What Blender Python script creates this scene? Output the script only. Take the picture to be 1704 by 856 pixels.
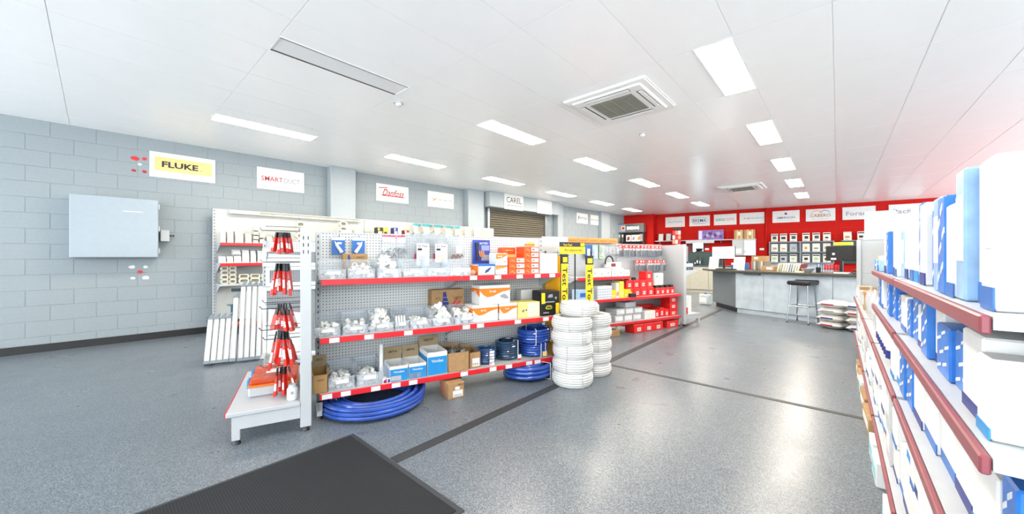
import bpy, math, random
from mathutils import Vector, Matrix, Euler
random.seed(7)
R = math.radians
for o in list(bpy.data.objects): bpy.data.objects.remove(o)
scene = bpy.context.scene
COL = scene.collection

# ------------------------------------------------------------------ camera, world, exposure
cam_d = bpy.data.cameras.new('camera'); cam = bpy.data.objects.new('camera', cam_d); COL.objects.link(cam)
cam_d.sensor_width = 36; cam_d.lens = 613 / 1704 * 36; cam_d.shift_y = -2 / 1704; cam_d.clip_start = .02
cam.location = (0, 0, 1.245); cam.rotation_euler = (R(90), 0, R(41.5))
scene.camera = cam
w = bpy.data.worlds.new('world'); scene.world = w; w.use_nodes = True
w.node_tree.nodes['Background'].inputs[0].default_value = (.91, .965, 1, 1)
w.node_tree.nodes['Background'].inputs[1].default_value = 2.9
LAMP = 23.0
vs = scene.view_settings
vs.view_transform = 'Standard'; vs.look = 'None'; vs.exposure = 1.36; vs.gamma = 1; vs.use_curve_mapping = False
scene.cycles.max_bounces = 10; scene.cycles.diffuse_bounces = 6; scene.cycles.transparent_max_bounces = 24

# ------------------------------------------------------------------ materials
def hexc(h):
    h = h.lstrip('#'); out = []
    for i in (0, 2, 4):
        c = int(h[i:i+2], 16) / 255
        out.append(c / 12.92 if c <= .04045 else ((c + .055) / 1.055) ** 2.4)
    return out
MATS = {}
def new_mat(name):
    m = bpy.data.materials.new(name); m.use_nodes = True
    nt = m.node_tree; return m, nt, nt.nodes['Principled BSDF']
def M(name, col='#ffffff', rough=.5, metal=0, var=.05, scale=18, bump=0, emit=0, spec=.5, alpha=1, sss=0):
    if name in MATS: return MATS[name]
    m, nt, b = new_mat(name); c = hexc(col); L = nt.links
    tc = nt.nodes.new('ShaderNodeTexCoord'); n = nt.nodes.new('ShaderNodeTexNoise')
    n.inputs['Scale'].default_value = scale; n.inputs['Detail'].default_value = 3
    L.new(tc.outputs['Object'], n.inputs['Vector'])
    r = nt.nodes.new('ShaderNodeValToRGB')
    r.color_ramp.elements[0].position = .3; r.color_ramp.elements[1].position = .7
    r.color_ramp.elements[0].color = [x * (1 - var) for x in c] + [1]
    r.color_ramp.elements[1].color = [min(1, x * (1 + var)) for x in c] + [1]
    L.new(n.outputs['Fac'], r.inputs[0]); L.new(r.outputs[0], b.inputs['Base Color'])
    b.inputs['Roughness'].default_value = rough; b.inputs['Metallic'].default_value = metal
    b.inputs['Specular IOR Level'].default_value = spec; b.inputs['Alpha'].default_value = alpha
    if emit:
        L.new(r.outputs[0], b.inputs['Emission Color']); b.inputs['Emission Strength'].default_value = emit
    if bump:
        bp = nt.nodes.new('ShaderNodeBump'); bp.inputs['Strength'].default_value = bump; bp.inputs['Distance'].default_value = .004
        L.new(n.outputs['Fac'], bp.inputs['Height']); L.new(bp.outputs[0], b.inputs['Normal'])
    MATS[name] = m; return m
def see_through(name, col, opacity, rough=.25):
    """clear plastic: transparent mixed with a glossy body"""
    if name in MATS: return MATS[name]
    m, nt, b = new_mat(name); c = hexc(col) + [1]; L = nt.links
    n = nt.nodes.new('ShaderNodeTexNoise'); n.inputs['Scale'].default_value = 9
    tc = nt.nodes.new('ShaderNodeTexCoord'); L.new(tc.outputs['Object'], n.inputs['Vector'])
    t = nt.nodes.new('ShaderNodeBsdfTransparent'); t.inputs[0].default_value = [.5 + .5 * x for x in c]
    b.inputs['Base Color'].default_value = c; b.inputs['Roughness'].default_value = rough
    mr = nt.nodes.new('ShaderNodeMapRange'); mr.inputs[3].default_value = opacity * .8; mr.inputs[4].default_value = min(1, opacity * 1.2)
    L.new(n.outputs['Fac'], mr.inputs[0])
    mx = nt.nodes.new('ShaderNodeMixShader'); L.new(mr.outputs[0], mx.inputs[0]); L.new(t.outputs[0], mx.inputs[1]); L.new(b.outputs[0], mx.inputs[2])
    L.new(mx.outputs[0], nt.nodes['Material Output'].inputs[0]); MATS[name] = m; return m
def pegboard(name, col, pitch=.0254, hole=.2):
    m, nt, b = new_mat(name); L = nt.links; c = hexc(col)
    tc = nt.nodes.new('ShaderNodeTexCoord'); sp = nt.nodes.new('ShaderNodeSeparateXYZ'); L.new(tc.outputs['Object'], sp.inputs[0])
    def math_(op, a, bb=None):
        n = nt.nodes.new('ShaderNodeMath'); n.operation = op
        for i, v in enumerate((a, bb)):
            if v is None: continue
            if isinstance(v, (int, float)): n.inputs[i].default_value = v
            else: L.new(v, n.inputs[i])
        return n.outputs[0]
    d2 = []
    for ax in ('X', 'Z'):
        f = math_('FRACT', math_('DIVIDE', sp.outputs[ax], pitch)); d2.append(math_('POWER', math_('SUBTRACT', f, .5), 2))
    h = math_('LESS_THAN', math_('SQRT', math_('ADD', *d2)), hole)
    mx = nt.nodes.new('ShaderNodeMix'); mx.data_type = 'RGBA'; L.new(h, mx.inputs[0])
    mx.inputs[6].default_value = c + [1]; mx.inputs[7].default_value = [x * .2 for x in c] + [1]
    L.new(mx.outputs[2], b.inputs['Base Color']); b.inputs['Roughness'].default_value = .45; MATS[name] = m; return m
def speckle(name, c0, c1, c2, scale, rough, coat=0):
    m, nt, b = new_mat(name); L = nt.links
    tc = nt.nodes.new('ShaderNodeTexCoord'); v = nt.nodes.new('ShaderNodeTexVoronoi'); v.inputs['Scale'].default_value = scale
    L.new(tc.outputs['Object'], v.inputs['Vector'])
    sp = nt.nodes.new('ShaderNodeSeparateColor'); L.new(v.outputs['Color'], sp.inputs[0])
    r = nt.nodes.new('ShaderNodeValToRGB'); e = r.color_ramp.elements
    e[0].color = hexc(c0) + [1]; e[1].color = hexc(c2) + [1]; e[0].position = .15; e[1].position = .9
    x = e.new(.55); x.color = hexc(c1) + [1]
    L.new(sp.outputs[0], r.inputs[0]); L.new(r.outputs[0], b.inputs['Base Color'])
    n = nt.nodes.new('ShaderNodeTexNoise'); n.inputs['Scale'].default_value = 3; L.new(tc.outputs['Object'], n.inputs['Vector'])
    mr = nt.nodes.new('ShaderNodeMapRange'); mr.inputs[3].default_value = rough * .8; mr.inputs[4].default_value = rough * 1.25
    L.new(n.outputs['Fac'], mr.inputs[0]); L.new(mr.outputs[0], b.inputs['Roughness'])
    b.inputs['Specular IOR Level'].default_value = .36; b.inputs['Coat Weight'].default_value = coat; b.inputs['Coat Roughness'].default_value = .12; MATS[name] = m; return m
def ribbed(name, col, pitch):
    m, nt, b = new_mat(name); L = nt.links; c = hexc(col)
    tc = nt.nodes.new('ShaderNodeTexCoord'); wv = nt.nodes.new('ShaderNodeTexWave'); wv.inputs['Scale'].default_value = 1 / pitch / 6.28 * 2
    wv.bands_direction = 'Y'; wv.inputs['Distortion'].default_value = .6
    n = nt.nodes.new('ShaderNodeTexNoise'); n.inputs['Scale'].default_value = 240
    L.new(tc.outputs['Object'], wv.inputs['Vector']); L.new(tc.outputs['Object'], n.inputs['Vector'])
    mx = nt.nodes.new('ShaderNodeMath'); mx.operation = 'MULTIPLY'; L.new(wv.outputs['Fac'], mx.inputs[0]); L.new(n.outputs['Fac'], mx.inputs[1])
    r = nt.nodes.new('ShaderNodeValToRGB'); r.color_ramp.elements[0].color = [x * .6 for x in c] + [1]; r.color_ramp.elements[1].color = [x * 2.2 for x in c] + [1]
    L.new(mx.outputs[0], r.inputs[0]); L.new(r.outputs[0], b.inputs['Base Color']); b.inputs['Roughness'].default_value = .95
    bp = nt.nodes.new('ShaderNodeBump'); bp.inputs['Strength'].default_value = .6; L.new(mx.outputs[0], bp.inputs['Height']); L.new(bp.outputs[0], b.inputs['Normal'])
    MATS[name] = m; return m

WHITE = M('powder_white', '#b2b6b9', .35, var=.02)
PAPER = M('paper_white', '#dededc', .7, var=.03)
FASC = M('ceiling_fitting_white', '#eeeeec', .4, var=.01)
FRW = M('grille_frame_white', '#e6e8ea', .35, var=.02)
GREYM = M('shelf_grey', '#b5babd', .4, var=.03)
PANEL = M('panel_grey', '#b9bab6', .5, var=.03)
PEG = pegboard('pegboard_grey', '#d3d5d4')
RED = M('rail_red', '#d3222b', .35, var=.05)
BLACK = M('black_plastic', '#15171a', .4, var=.1)
DARK = M('dark_slot', '#23262a', .6)
CARD = M('cardboard', '#a5825a', .8, var=.1, scale=25)
CARD2 = M('cardboard_inside', '#a08c6c', .85, var=.08)
INK = M('black_ink', '#1b1b1e', .6)
GREYINK = M('grey_ink', '#8d9298', .6)
REDINK = M('red_ink', '#b01f2c', .6)
ORANGE = M('orange_print', '#ef7a1a', .5)
BORANGE = M('bright_orange', '#f2551a', .45)
YELLOW = M('sign_yellow', '#f6cf17', .45)
PALEY = M('pale_yellow', '#efd780', .6)
BLUE = M('print_blue', '#1f66b4', .45, var=.1)
SKY = M('carton_blue', '#1b86c6', .5, var=.06)
NAVY = M('navy_print', '#1c2f7d', .5)
PVC = M('white_pvc', '#dededb', .3, var=.03)
BEIGE = M('beige_pvc', '#cbc8bb', .4, var=.05)
CHROME = M('chrome', '#8f9499', .22, metal=1, var=.02)
STEEL = M('dull_steel', '#9da3a8', .35, metal=.8)
HOSE = M('blue_hose', '#2b4fa6', .12, var=.22, scale=6, spec=.9)
HOSE2 = M('grey_blue_hose', '#2f4f80', .15, var=.25, scale=8, spec=.8)
CLEAR = see_through('clear_bin_plastic', '#f2f6fa', .2)
BAGC = see_through('clear_bag_plastic', '#f6f8fa', .16, .12)
GLASS = see_through('window_glass', '#dfeef2', .1, .02)
WALLG = M('painted_block_grey', '#929b9f', .6, var=.03, scale=40, bump=.15, spec=.3)
WALLR = M('painted_block_red', '#c0140a', .75, var=.04, scale=40, bump=.15, spec=.2)
MORTG = M('joint_grey', '#8e979b', .6); MORTR = M('joint_red', '#8f1410', .6)
TILE = M('ceiling_tile_white', '#fcfcfb', .27, var=.01, scale=3)
GRID = M('ceiling_grid_white', '#e9eaea', .4, var=.01)
LITE = M('lit_diffuser', '#fff3e2', .4, emit=LAMP, var=.0)
FLOOR = speckle('flake_epoxy_floor', '#4c535a', '#687078', '#848c93', 260, .29, 0)
MATC = ribbed('ribbed_charcoal_carpet', '#1b1e21', .012)
RUBBER = M('mat_rubber_edge', '#373a3f', .8, var=.1, scale=60)
TAPE = M('dark_floor_strip', '#36393b', .55, var=.08)

# ------------------------------------------------------------------ mesh helpers
class MB:
    def __init__(s): s.v = []; s.f = []; s.mi = []
    def add(s, vs, fs, mi=0):
        k = len(s.v); s.v += [tuple(p) for p in vs]; s.f += [tuple(i + k for i in f) for f in fs]; s.mi += [mi] * len(fs); return s
    def box(s, x0, x1, y0, y1, z0, z1, mi=0):
        return s.add([(x0,y0,z0),(x1,y0,z0),(x1,y1,z0),(x0,y1,z0),(x0,y0,z1),(x1,y0,z1),(x1,y1,z1),(x0,y1,z1)],
                     [(3,2,1,0),(4,5,6,7),(0,1,5,4),(1,2,6,5),(2,3,7,6),(3,0,4,7)], mi)
    def bbox(s, x0, x1, y0, y1, z0, z1, b=.004, mi=0):
        """box with chamfered edges"""
        vs = []; 
        for z, i in ((z0, b), (z0 + b, 0), (z1 - b, 0), (z1, b)):
            for q in ((x0+b,y0+i),(x1-b,y0+i),(x1-i,y0+b),(x1-i,y1-b),(x1-b,y1-i),(x0+b,y1-i),(x0+i,y1-b),(x0+i,y0+b)): vs.append((*q, z))
        fs = [tuple(range(7, -1, -1)), tuple(range(24, 32))]
        for k in range(3):
            for i in range(8): j = (i + 1) % 8; fs.append((k*8+i, k*8+j, k*8+8+j, k*8+8+i))
        return s.add(vs, fs, mi)
    def prism(s, pts, axis, a, b, mi=0):
        f = {'z': lambda p, t: (p[0], p[1], t), 'y': lambda p, t: (p[0], t, p[1]), 'x': lambda p, t: (t, p[0], p[1])}[axis]
        n = len(pts)
        return s.add([f(p, a) for p in pts] + [f(p, b) for p in pts],
                     [tuple(range(n - 1, -1, -1)), tuple(range(n, 2 * n))] + [(i, (i+1) % n, n + (i+1) % n, n + i) for i in range(n)], mi)
    def cyl(s, p, q, r, r2=None, n=10, mi=0, cap=True):
        r2 = r if r2 is None else r2; p = Vector(p); q = Vector(q); d = (q - p).normalized()
        a = d.orthogonal().normalized(); b = d.cross(a)
        vs = [p + (a*math.cos(2*math.pi*i/n) + b*math.sin(2*math.pi*i/n)) * r for i in range(n)] + \
             [q + (a*math.cos(2*math.pi*i/n) + b*math.sin(2*math.pi*i/n)) * r2 for i in range(n)]
        fs = [(i, (i+1) % n, n + (i+1) % n, n + i) for i in range(n)]
        if cap: fs += [tuple(range(n-1, -1, -1)), tuple(range(n, 2*n))]
        return s.add(vs, fs, mi)
    def ring(s, p, q, r, ri, n=12, mi=0):
        """hollow tube section"""
        p = Vector(p); q = Vector(q); d = (q - p).normalized(); a = d.orthogonal().normalized(); b = d.cross(a); vs = []
        for c, rr in ((p, r), (q, r), (q, ri), (p, ri)):
            vs += [c + (a*math.cos(2*math.pi*i/n) + b*math.sin(2*math.pi*i/n)) * rr for i in range(n)]
        fs = []
        for k in range(4):
            m = (k + 1) % 4
            fs += [(k*n+i, k*n+(i+1) % n, m*n+(i+1) % n, m*n+i) for i in range(n)]
        return s.add(vs, fs, mi)
    def tube(s, pts, r, n=6, mi=0, closed=False):
        pts = [Vector(p) for p in pts]; m = len(pts); vs = []; prev = None
        for i, p in enumerate(pts):
            t = (pts[(i+1) % m] - pts[i-1]) if closed else (pts[min(i+1, m-1)] - pts[max(i-1, 0)])
            t.normalize()
            a = t.orthogonal().normalized() if prev is None else (prev - t * prev.dot(t)).normalized()
            prev = a; b = t.cross(a)
            vs += [p + (a*math.cos(2*math.pi*k/n) + b*math.sin(2*math.pi*k/n)) * r for k in range(n)]
        fs = []
        for i in range(m if closed else m - 1):
            j = (i + 1) % m
            fs += [(i*n+k, i*n+(k+1) % n, j*n+(k+1) % n, j*n+k) for k in range(n)]
        if not closed: fs += [tuple(range(n-1, -1, -1)), tuple((m-1)*n + k for k in range(n))]
        return s.add(vs, fs, mi)
    def lathe(s, prof, n=24, c=(0, 0), mi=0):
        m = len(prof); vs = []
        for i in range(n):
            a = 2*math.pi*i/n
            vs += [(c[0] + r*math.cos(a), c[1] + r*math.sin(a), z) for r, z in prof]
        fs = []
        for i in range(n):
            j = (i + 1) % n
            fs += [(i*m+k, j*m+k, j*m+k+1, i*m+k+1) for k in range(m - 1)]
        return s.add(vs, fs, mi)
    def xf(s, mat, start=0):
        for i in range(start, len(s.v)): s.v[i] = tuple(mat @ Vector(s.v[i]))
        return s
    def mesh(s, name, mats, smooth=False):
        me = bpy.data.meshes.new(name); me.from_pydata(s.v, [], s.f)
        for m in (mats if isinstance(mats, (list, tuple)) else [mats]): me.materials.append(m)
        me.polygons.foreach_set('material_index', s.mi)
        if smooth:
            me.polygons.foreach_set('use_smooth', [True] * len(s.f)); me.set_sharp_from_angle(angle=R(40))
        me.update(); return me
def ob(name, mesh, parent=None, loc=(0, 0, 0), rot=(0, 0, 0), scale=None):
    o = bpy.data.objects.new(name, mesh); COL.objects.link(o); o.parent = parent; o.location = loc; o.rotation_euler = rot
    if scale: o.scale = scale
    return o
def tag(o, label=None, cat=None, group=None, kind=None):
    if label: o['label'] = label
    if cat: o['category'] = cat
    if group: o['group'] = group
    if kind: o['kind'] = kind
    return o
class Frame:
    """a place in the room: x to the right along it, y away into it"""
    def __init__(s, x, y, deg): s.m = Matrix.Translation((x, y, 0)) @ Matrix.Rotation(R(deg), 4, 'Z'); s.a = R(deg)
    def at(s, x, y, z): return s.m @ Vector((x, y, z))
G1 = Frame(-2.93, 1.12, 70.6)      # middle gondola: x along the shelf fronts, y=.42 back panel
LW = Frame(-7.7, 0, 87.42)         # left block wall
BW = Frame(-5.5, 15.9, 6.6)        # red back wall
CT = Frame(-1.69, 9.35, -19.8)     # service counter front
RG = Frame(.18, 7.2, -90)          # right-hand gondola
RM = Frame(0, 0, 0)
def thing(name, label, cat, fr, p, rz=0, group=None, rot=None):
    o = ob(name, None, None, fr.at(*p), rot or (0, 0, fr.a + rz)); o.empty_display_size = .1
    return tag(o, label, cat, group)
def solo(name, mesh, label, cat, fr, p, rz=0, group=None, rx=0, ry=0):
    return tag(ob(name, mesh, None, fr.at(*p), (rx, ry, fr.a + rz)), label, cat, group)
def part(parent, name, mb, mats, smooth=False, label=None): 
    o = ob(name, mb.mesh(name, mats, smooth), parent)
    if label: o['label'] = label
    return o
def struct(name, mb, mats, fr=None, smooth=False):
    o = ob(name, mb.mesh(name, mats, smooth), None, fr.at(0, 0, 0) if fr else (0, 0, 0), (0, 0, fr.a if fr else 0)); o['kind'] = 'structure'; return o
TXT = {}
def text_verts(s, bold):
    k = (s, bold)
    if k not in TXT:
        c = bpy.data.curves.new('t', 'FONT'); c.body = s; c.resolution_u = 2; c.offset = bold; c.align_x = 'CENTER'
        o = bpy.data.objects.new('t', c); COL.objects.link(o); bpy.context.view_layer.update()
        me = bpy.data.meshes.new_from_object(o.evaluated_get(bpy.context.evaluated_depsgraph_get()))
        TXT[k] = ([v.co.copy() for v in me.vertices], [tuple(p.vertices) for p in me.polygons])
        bpy.data.objects.remove(o); bpy.data.curves.remove(c); bpy.data.meshes.remove(me)
    return TXT[k]
def lettering(parent, s, x, y, z, wd, h, mat, bold=.012, shear=0, turn=0, face='f', name='lettering'):
    """flat print on the side facing -y ('f') or -x ('l'), centred on x,z and fitted to wd x h"""
    if 'M' in s: bold = min(bold, .004)
    vs, fs = text_verts(s, bold)
    xs = [v.x for v in vs]; ys = [v.y for v in vs]; cx = (min(xs)+max(xs))/2; cy = (min(ys)+max(ys))/2
    kx = wd / (max(xs)-min(xs)); ky = h / (max(ys)-min(ys)); mb = MB(); out = []
    for v in vs:
        a = (v.x-cx)*kx + shear*(v.y-cy)*ky; b = (v.y-cy)*ky
        if turn: a, b = a*math.cos(turn)-b*math.sin(turn), a*math.sin(turn)+b*math.cos(turn)
        out.append((x+a, y, z+b) if face == 'f' else (x, y-a, z+b))
    mb.add(out, fs); return part(parent, name, mb, mat)
ORD = ['first','second','third','fourth','fifth','sixth','seventh','eighth','ninth','tenth','eleventh','twelfth','thirteenth','fourteenth','fifteenth','sixteenth','seventeenth','eighteenth','nineteenth','twentieth']
def rrect(wd, h, r, n=4, cx=0, cy=0):
    pts = []
    for k, (sx, sy) in enumerate(((1,1),(-1,1),(-1,-1),(1,-1))):
        for i in range(n + 1):
            a = R(90*k + 90*i/n); pts.append((cx + sx*(wd/2-r) + r*math.cos(a), cy + sy*(h/2-r) + r*math.sin(a)))
    return pts
def carton(fr, x, y, z, wd, dp, h, mat, label, name='carton', cat='box', rz=0, group=None, prints=(), texts=(), tape=None):
    """box whose front-left-bottom corner is x,y,z; prints = (face, u0,u1,v0,v1, material, partname), texts = (face, string, u,v, wfrac,hfrac, material)"""
    t = thing(name, label, cat, fr, (x + wd/2, y + dp/2, z), rz, group)
    part(t, 'body', MB().bbox(-wd/2, wd/2, -dp/2, dp/2, 0, h, min(.004, h*.05)), mat)
    e = .0012
    for pr in prints:
        f, u0, u1, v0, v1, m = pr[:6]; nm = pr[6] if len(pr) > 6 else 'printed_band'
        if f == 'f': q = MB().box(-wd/2+u0*wd, -wd/2+u1*wd, -dp/2-e, -dp/2+.001, v0*h, v1*h)
        elif f == 'l': q = MB().box(-wd/2-e, -wd/2+.001, dp/2-u1*dp, dp/2-u0*dp, v0*h, v1*h)
        elif f == 'p':   # free polygon on the front
            q = MB().prism([(-wd/2+a*wd, b*h) for a, b in u0], 'y', -dp/2-e, -dp/2+.001)
        elif f == 'q':   # free polygon on the left side
            q = MB().prism([(dp/2-a*dp, b*h) for a, b in u0], 'x', -wd/2-e, -wd/2+.001)
        else: q = MB().box(-wd/2+u0*wd, -wd/2+u1*wd, -dp/2+v0*dp, -dp/2+v1*dp, h-.001, h+e)
        part(t, nm, q, m)
    for f, s, u, v, fw, fh, m in texts:
        if f == 'f': lettering(t, s, -wd/2+u*wd, -dp/2-2*e, v*h, fw*wd, fh*h, m)
        else: lettering(t, s, -wd/2-2*e, dp/2-u*dp, v*h, fw*dp, fh*h, m, face='l')
    if tape: part(t, 'tape', MB().box(-wd/2-.001, wd/2+.001, -.025, .025, h-.001, h+.001), tape)
    return t
def open_carton(fr, x, y, z, wd, dp, h, mat, label, flap=.1, cat='box', rz=0, prints=(), texts=(), flapname='', t=.004, sides=True, backlift=1.0):
    o = thing('open_carton', label, cat, fr, (x + wd/2, y + dp/2, z), rz)
    b = MB(); X, Y = wd/2, dp/2
    b.box(-X, X, -Y, Y, 0, t).box(-X, X, -Y, -Y+t, 0, h).box(-X, X, Y-t, Y, 0, h).box(-X, -X+t, -Y, Y, 0, h).box(X-t, X, -Y, Y, 0, h)
    part(o, 'body', b, [mat, CARD2])
    if flap:
        part(o, 'flap', MB().add([(-X, Y-.002, h), (X, Y-.002, h), (X, Y+.015, h+flap*backlift), (-X, Y+.015, h+flap*backlift), (-X, Y+.002, h), (X, Y+.002, h), (X, Y+.019, h+flap*backlift), (-X, Y+.019, h+flap*backlift)],
             [(0,1,2,3),(5,4,7,6),(3,2,6,7),(0,3,7,4),(1,5,6,2),(0,4,5,1)]), CARD2)
        if flapname: lettering(o, flapname, 0, Y-.002+.007, h+flap*.6, wd*.5, .02, INK)
        if sides:
            for sx in (-1, 1):
                part(o, 'flap', MB().add([(sx*X, -Y, h), (sx*X, Y, h), (sx*(X+.02), Y*.9, h+.01), (sx*(X+.02), -Y*.9, h+.01), (sx*X, -Y, h-.004), (sx*X, Y, h-.004)], [(0,1,2,3),(0,3,4),(1,5,2),(4,3,2,5)]), CARD2)
    e = .0012
    for f, u0, u1, v0, v1, m in prints:
        q = MB().box(-X+u0*wd, -X+u1*wd, -Y-e, -Y+.001, v0*h, v1*h) if f == 'f' else MB().box(-X-e, -X+.001, Y-u1*dp, Y-u0*dp, v0*h, v1*h)
        part(o, 'printed_label', q, m)
    for f, s, u, v, fw, fh, m in texts:
        if f == 'f': lettering(o, s, -X+u*wd, -Y-2*e, v*h, fw*wd, fh*h, m)
        else: lettering(o, s, -X-2*e, Y-u*dp, v*h, fw*dp, fh*h, m, face='l')
    return o

# ------------------------------------------------------------------ the room
CEIL = 3.0
struct('floor', MB().box(-9, 4.2, -4.2, 18, -.12, 0), FLOOR)
def lx(x, y): return LW.at(x, y, 0)
# left wall with its painted blocks
wl = struct('wall_left', MB().box(-4.2, 15.6, .003, .2, 0, CEIL+.05), MORTG, LW)
blk = {}
def block(wd, h, m):
    k = (round(wd, 3), round(h, 3), m.name)
    if k not in blk: blk[k] = MB().bbox(0, wd, -.001, .012, 0, h, .003).mesh('block', m)
    return blk[k]
rest = MB(); g = .005
for c in range(15):
    off = .01 if c % 2 == 0 else .21
    for k in range(-11, 39):
        x0 = off + .4*k
        if x0 < -4.1 or x0 > 15.1: continue
        seen = (c >= 10 or x0 < 1.5) and x0 > -1.3 and not (c < 13 and 7.2 < x0 < 9.6)
        if seen: ob('block', block(.4-g, .2-g, WALLG), wl, (x0, 0, c*.2))
        else: rest.box(x0, x0+.4-g, 0, .012, c*.2, c*.2+.2-g)
r_ = part(wl, 'blockwork', rest, WALLG); r_['kind'] = 'stuff'
struct('baseboard_left', MB().box(-4.2, 7.2, -.02, 0, 0, .1), M('black_skirting', '#1d1d1e', .4), LW)
for i, (a, b, d) in enumerate(((3.03, 3.52, .2), (6.45, 7.0, .2), (10.3, 10.6, .2), (13.2, 13.85, .15))):
    struct('trim_%d' % (i+1), MB().bbox(a, b, -d, .0, 0, CEIL, .01), M('pilaster_grey', '#9ea7ac', .5, var=.02), LW)
bh = struct('trim_5', MB().bbox(7.05, 10.15, -.38, 0, 2.58, CEIL, .008), M('pilaster_grey'), LW)
# roller shutter
d1 = struct('door_1', MB().box(7.22, 7.3, -.1, 0, 0, 2.58).box(9.75, 9.83, -.1, 0, 0, 2.58), STEEL, LW)
SHUT = M('shutter_beige', '#787262', .45, metal=.2, var=.05)
sl = MB().prism([(0, 0), (-.006, .004), (-.03, .02), (-.034, .04), (-.02, .06), (0, .062)], 'x', 7.3, 9.75).mesh('slat', SHUT, True)
for k in range(40): ob('slat', sl, d1, (0, -.012, .01 + k*.0645))
# back wall (red) with an opening for the far window
wb = struct('wall_back', MB().box(-2.2, 1.08, .006, .2, 0, CEIL+.05).box(1.5, 9.9, .006, .2, 0, CEIL+.05)
            .box(1.08, 1.5, .006, .2, 0, 1.0).box(1.08, 1.5, .006, .2, 1.8, CEIL+.05), MORTR, BW)
restr = MB()
for c in range(15):
    off = 0 if c % 2 else .2
    for k in range(-6, 25):
        x0 = -.1 + off + .4*k
        if c in range(5, 9) and .7 < x0 < 1.5: continue
        if x0 < -2.2 or x0 > 9.4: continue
        if c >= 6 and -.6 < x0 < 8.8: ob('block', block(.4-.012, .2-.012, WALLR), wb, (x0, 0, c*.2))
        else: restr.box(x0, x0+.388, 0, .012, c*.2, c*.2+.188)
r_ = part(wb, 'blockwork', restr, WALLR); r_['kind'] = 'stuff'
wn = struct('window_1', MB().box(1.06, 1.1, -.02, .2, .98, 1.82).box(1.48, 1.52, -.02, .2, .98, 1.82).box(1.1, 1.48, -.02, .2, 1.78, 1.82).box(1.1, 1.48, -.02, .2, .98, 1.02), M('window_frame_dark', '#3a4144', .5), BW)
part(wn, 'pane', MB().box(1.1, 1.48, .08, .086, 1.02, 1.78), GLASS)
struct('trim_6', MB().bbox(-2.1, -.33, -.4, 0, 0, CEIL, .006), M('pillar_red', '#bd130a', .7, var=.02, spec=.2), BW)
struct('trim_7', MB().cyl((3.55, -.04, .9), (3.55, -.04, CEIL), .035, n=12), M('pillar_red'), BW, True)
# right wall (openings added to carry daylight deep) and glazed street-front wall
rm = MB().box(4.0, 4.2, -4.2, 18, 0, 1.0).box(4.0, 4.2, -4.2, 18, 2.75, CEIL+.05)
for k in range(12): rm.box(4.05, 4.15, -4.2+k*2, -4.12+k*2, 1.0, 2.75)
struct('wall_right', rm, WALLG)
fm = MB().box(-9, 4, -4.2, -4.0, 0, .12).box(-9, 4, -4.2, -4.0, 2.75, CEIL+.05)
for k in range(7): fm.box(-7.7+k*1.9, -7.62+k*1.9, -4.15, -4.05, .12, 2.75)
struct('wall_front', fm, WALLG)
# ceiling
ce = struct('ceiling', MB().box(-9, 4.2, -4.2, 18, CEIL+.0005, CEIL+.2), GRID)
LIGHTS = [('l', -.93, y) for y in (.97, 3.37, 5.77, 8.17, 10.57, 12.97)] + [('r', -3.63, y) for y in (.97, 3.37, 5.77, 8.17, 10.57, 12.97)] + [('r', -6.03, y) for y in (.97, 3.37, 5.77, 8.17, 10.57, 12.97)]
LCELL = {}
for s, x, y in LIGHTS: LCELL[(round(x-.3 if s == 'l' else x, 2), round(y, 2))] = s
full = MB().bbox(.003, .597, .003, 1.197, 0, .002, .0008).mesh('ceiling_tile', TILE)
half = MB().bbox(.003, .298, .003, 1.197, 0, .002, .0008).mesh('ceiling_tile', TILE)
ct_rest = MB()
def in_view(X, Y):
    a = R(41.5); z = -X*math.sin(a) + Y*math.cos(a); x = X*math.cos(a) + Y*math.sin(a)
    return z > .3 and abs(x/z) < 1.6 and 1.755/z < .85
for i in range(-7, 14):
    for k in range(-5, 14):
        x0 = round(-.03 - .6*i - .6, 2); y0 = round(.97 + 1.2*k, 2)
        s = LCELL.get((x0, y0))
        near = in_view(x0+.3, y0+.6)
        if x0 + .6 < -7.65 or y0 > 16.9 or x0 > 3.6: continue
        if s: ob('ceiling_tile', half, ce, (x0 + (0 if s == 'l' else .3), y0, CEIL-.002)); continue
        if near: ob('ceiling_tile', full, ce, (x0, y0, CEIL-.002))
        else: ct_rest.box(x0+.004, x0+.596, y0+.004, y0+1.196, CEIL-.002, CEIL)
r_ = part(ce, 'tile_field', ct_rest, TILE); r_['kind'] = 'stuff'
lf = MB().box(0, .3, 0, .012, -.006, .004).box(0, .3, 1.188, 1.2, -.006, .004).box(0, .012, .012, 1.188, -.006, .004).box(.288, .3, .012, 1.188, -.006, .004).mesh('frame', FASC)
ldif = MB().box(.012, .288, .012, 1.188, -.004, 0).mesh('diffuser', LITE)
loff = MB().prism([(.012, -.002), (.06, .003), (.24, .003), (.288, -.002), (.288, .004), (.012, .004)], 'y', .012, 1.188).mesh('reflector', M('dead_light_reflector', '#57524c', .4))
rows = ['nearest', 'second nearest', 'third nearest', 'fourth nearest', 'fifth nearest', 'farthest']
for n, (s, x, y) in enumerate(LIGHTS):
    col = ['right-hand', 'middle', 'left-hand'][n // 6]
    off = n == 6
    t = thing('ceiling_light', 'unlit grey recessed ceiling light, the only dark one' if off else 'lit rectangular ceiling light, %s one of the %s row' % (rows[n % 6], col), 'ceiling light', RM, (x, y, CEIL), group='recessed ceiling lights')
    ob('frame', lf, t); ob('reflector' if off else 'diffuser', loff if off else ldif, t)
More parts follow.
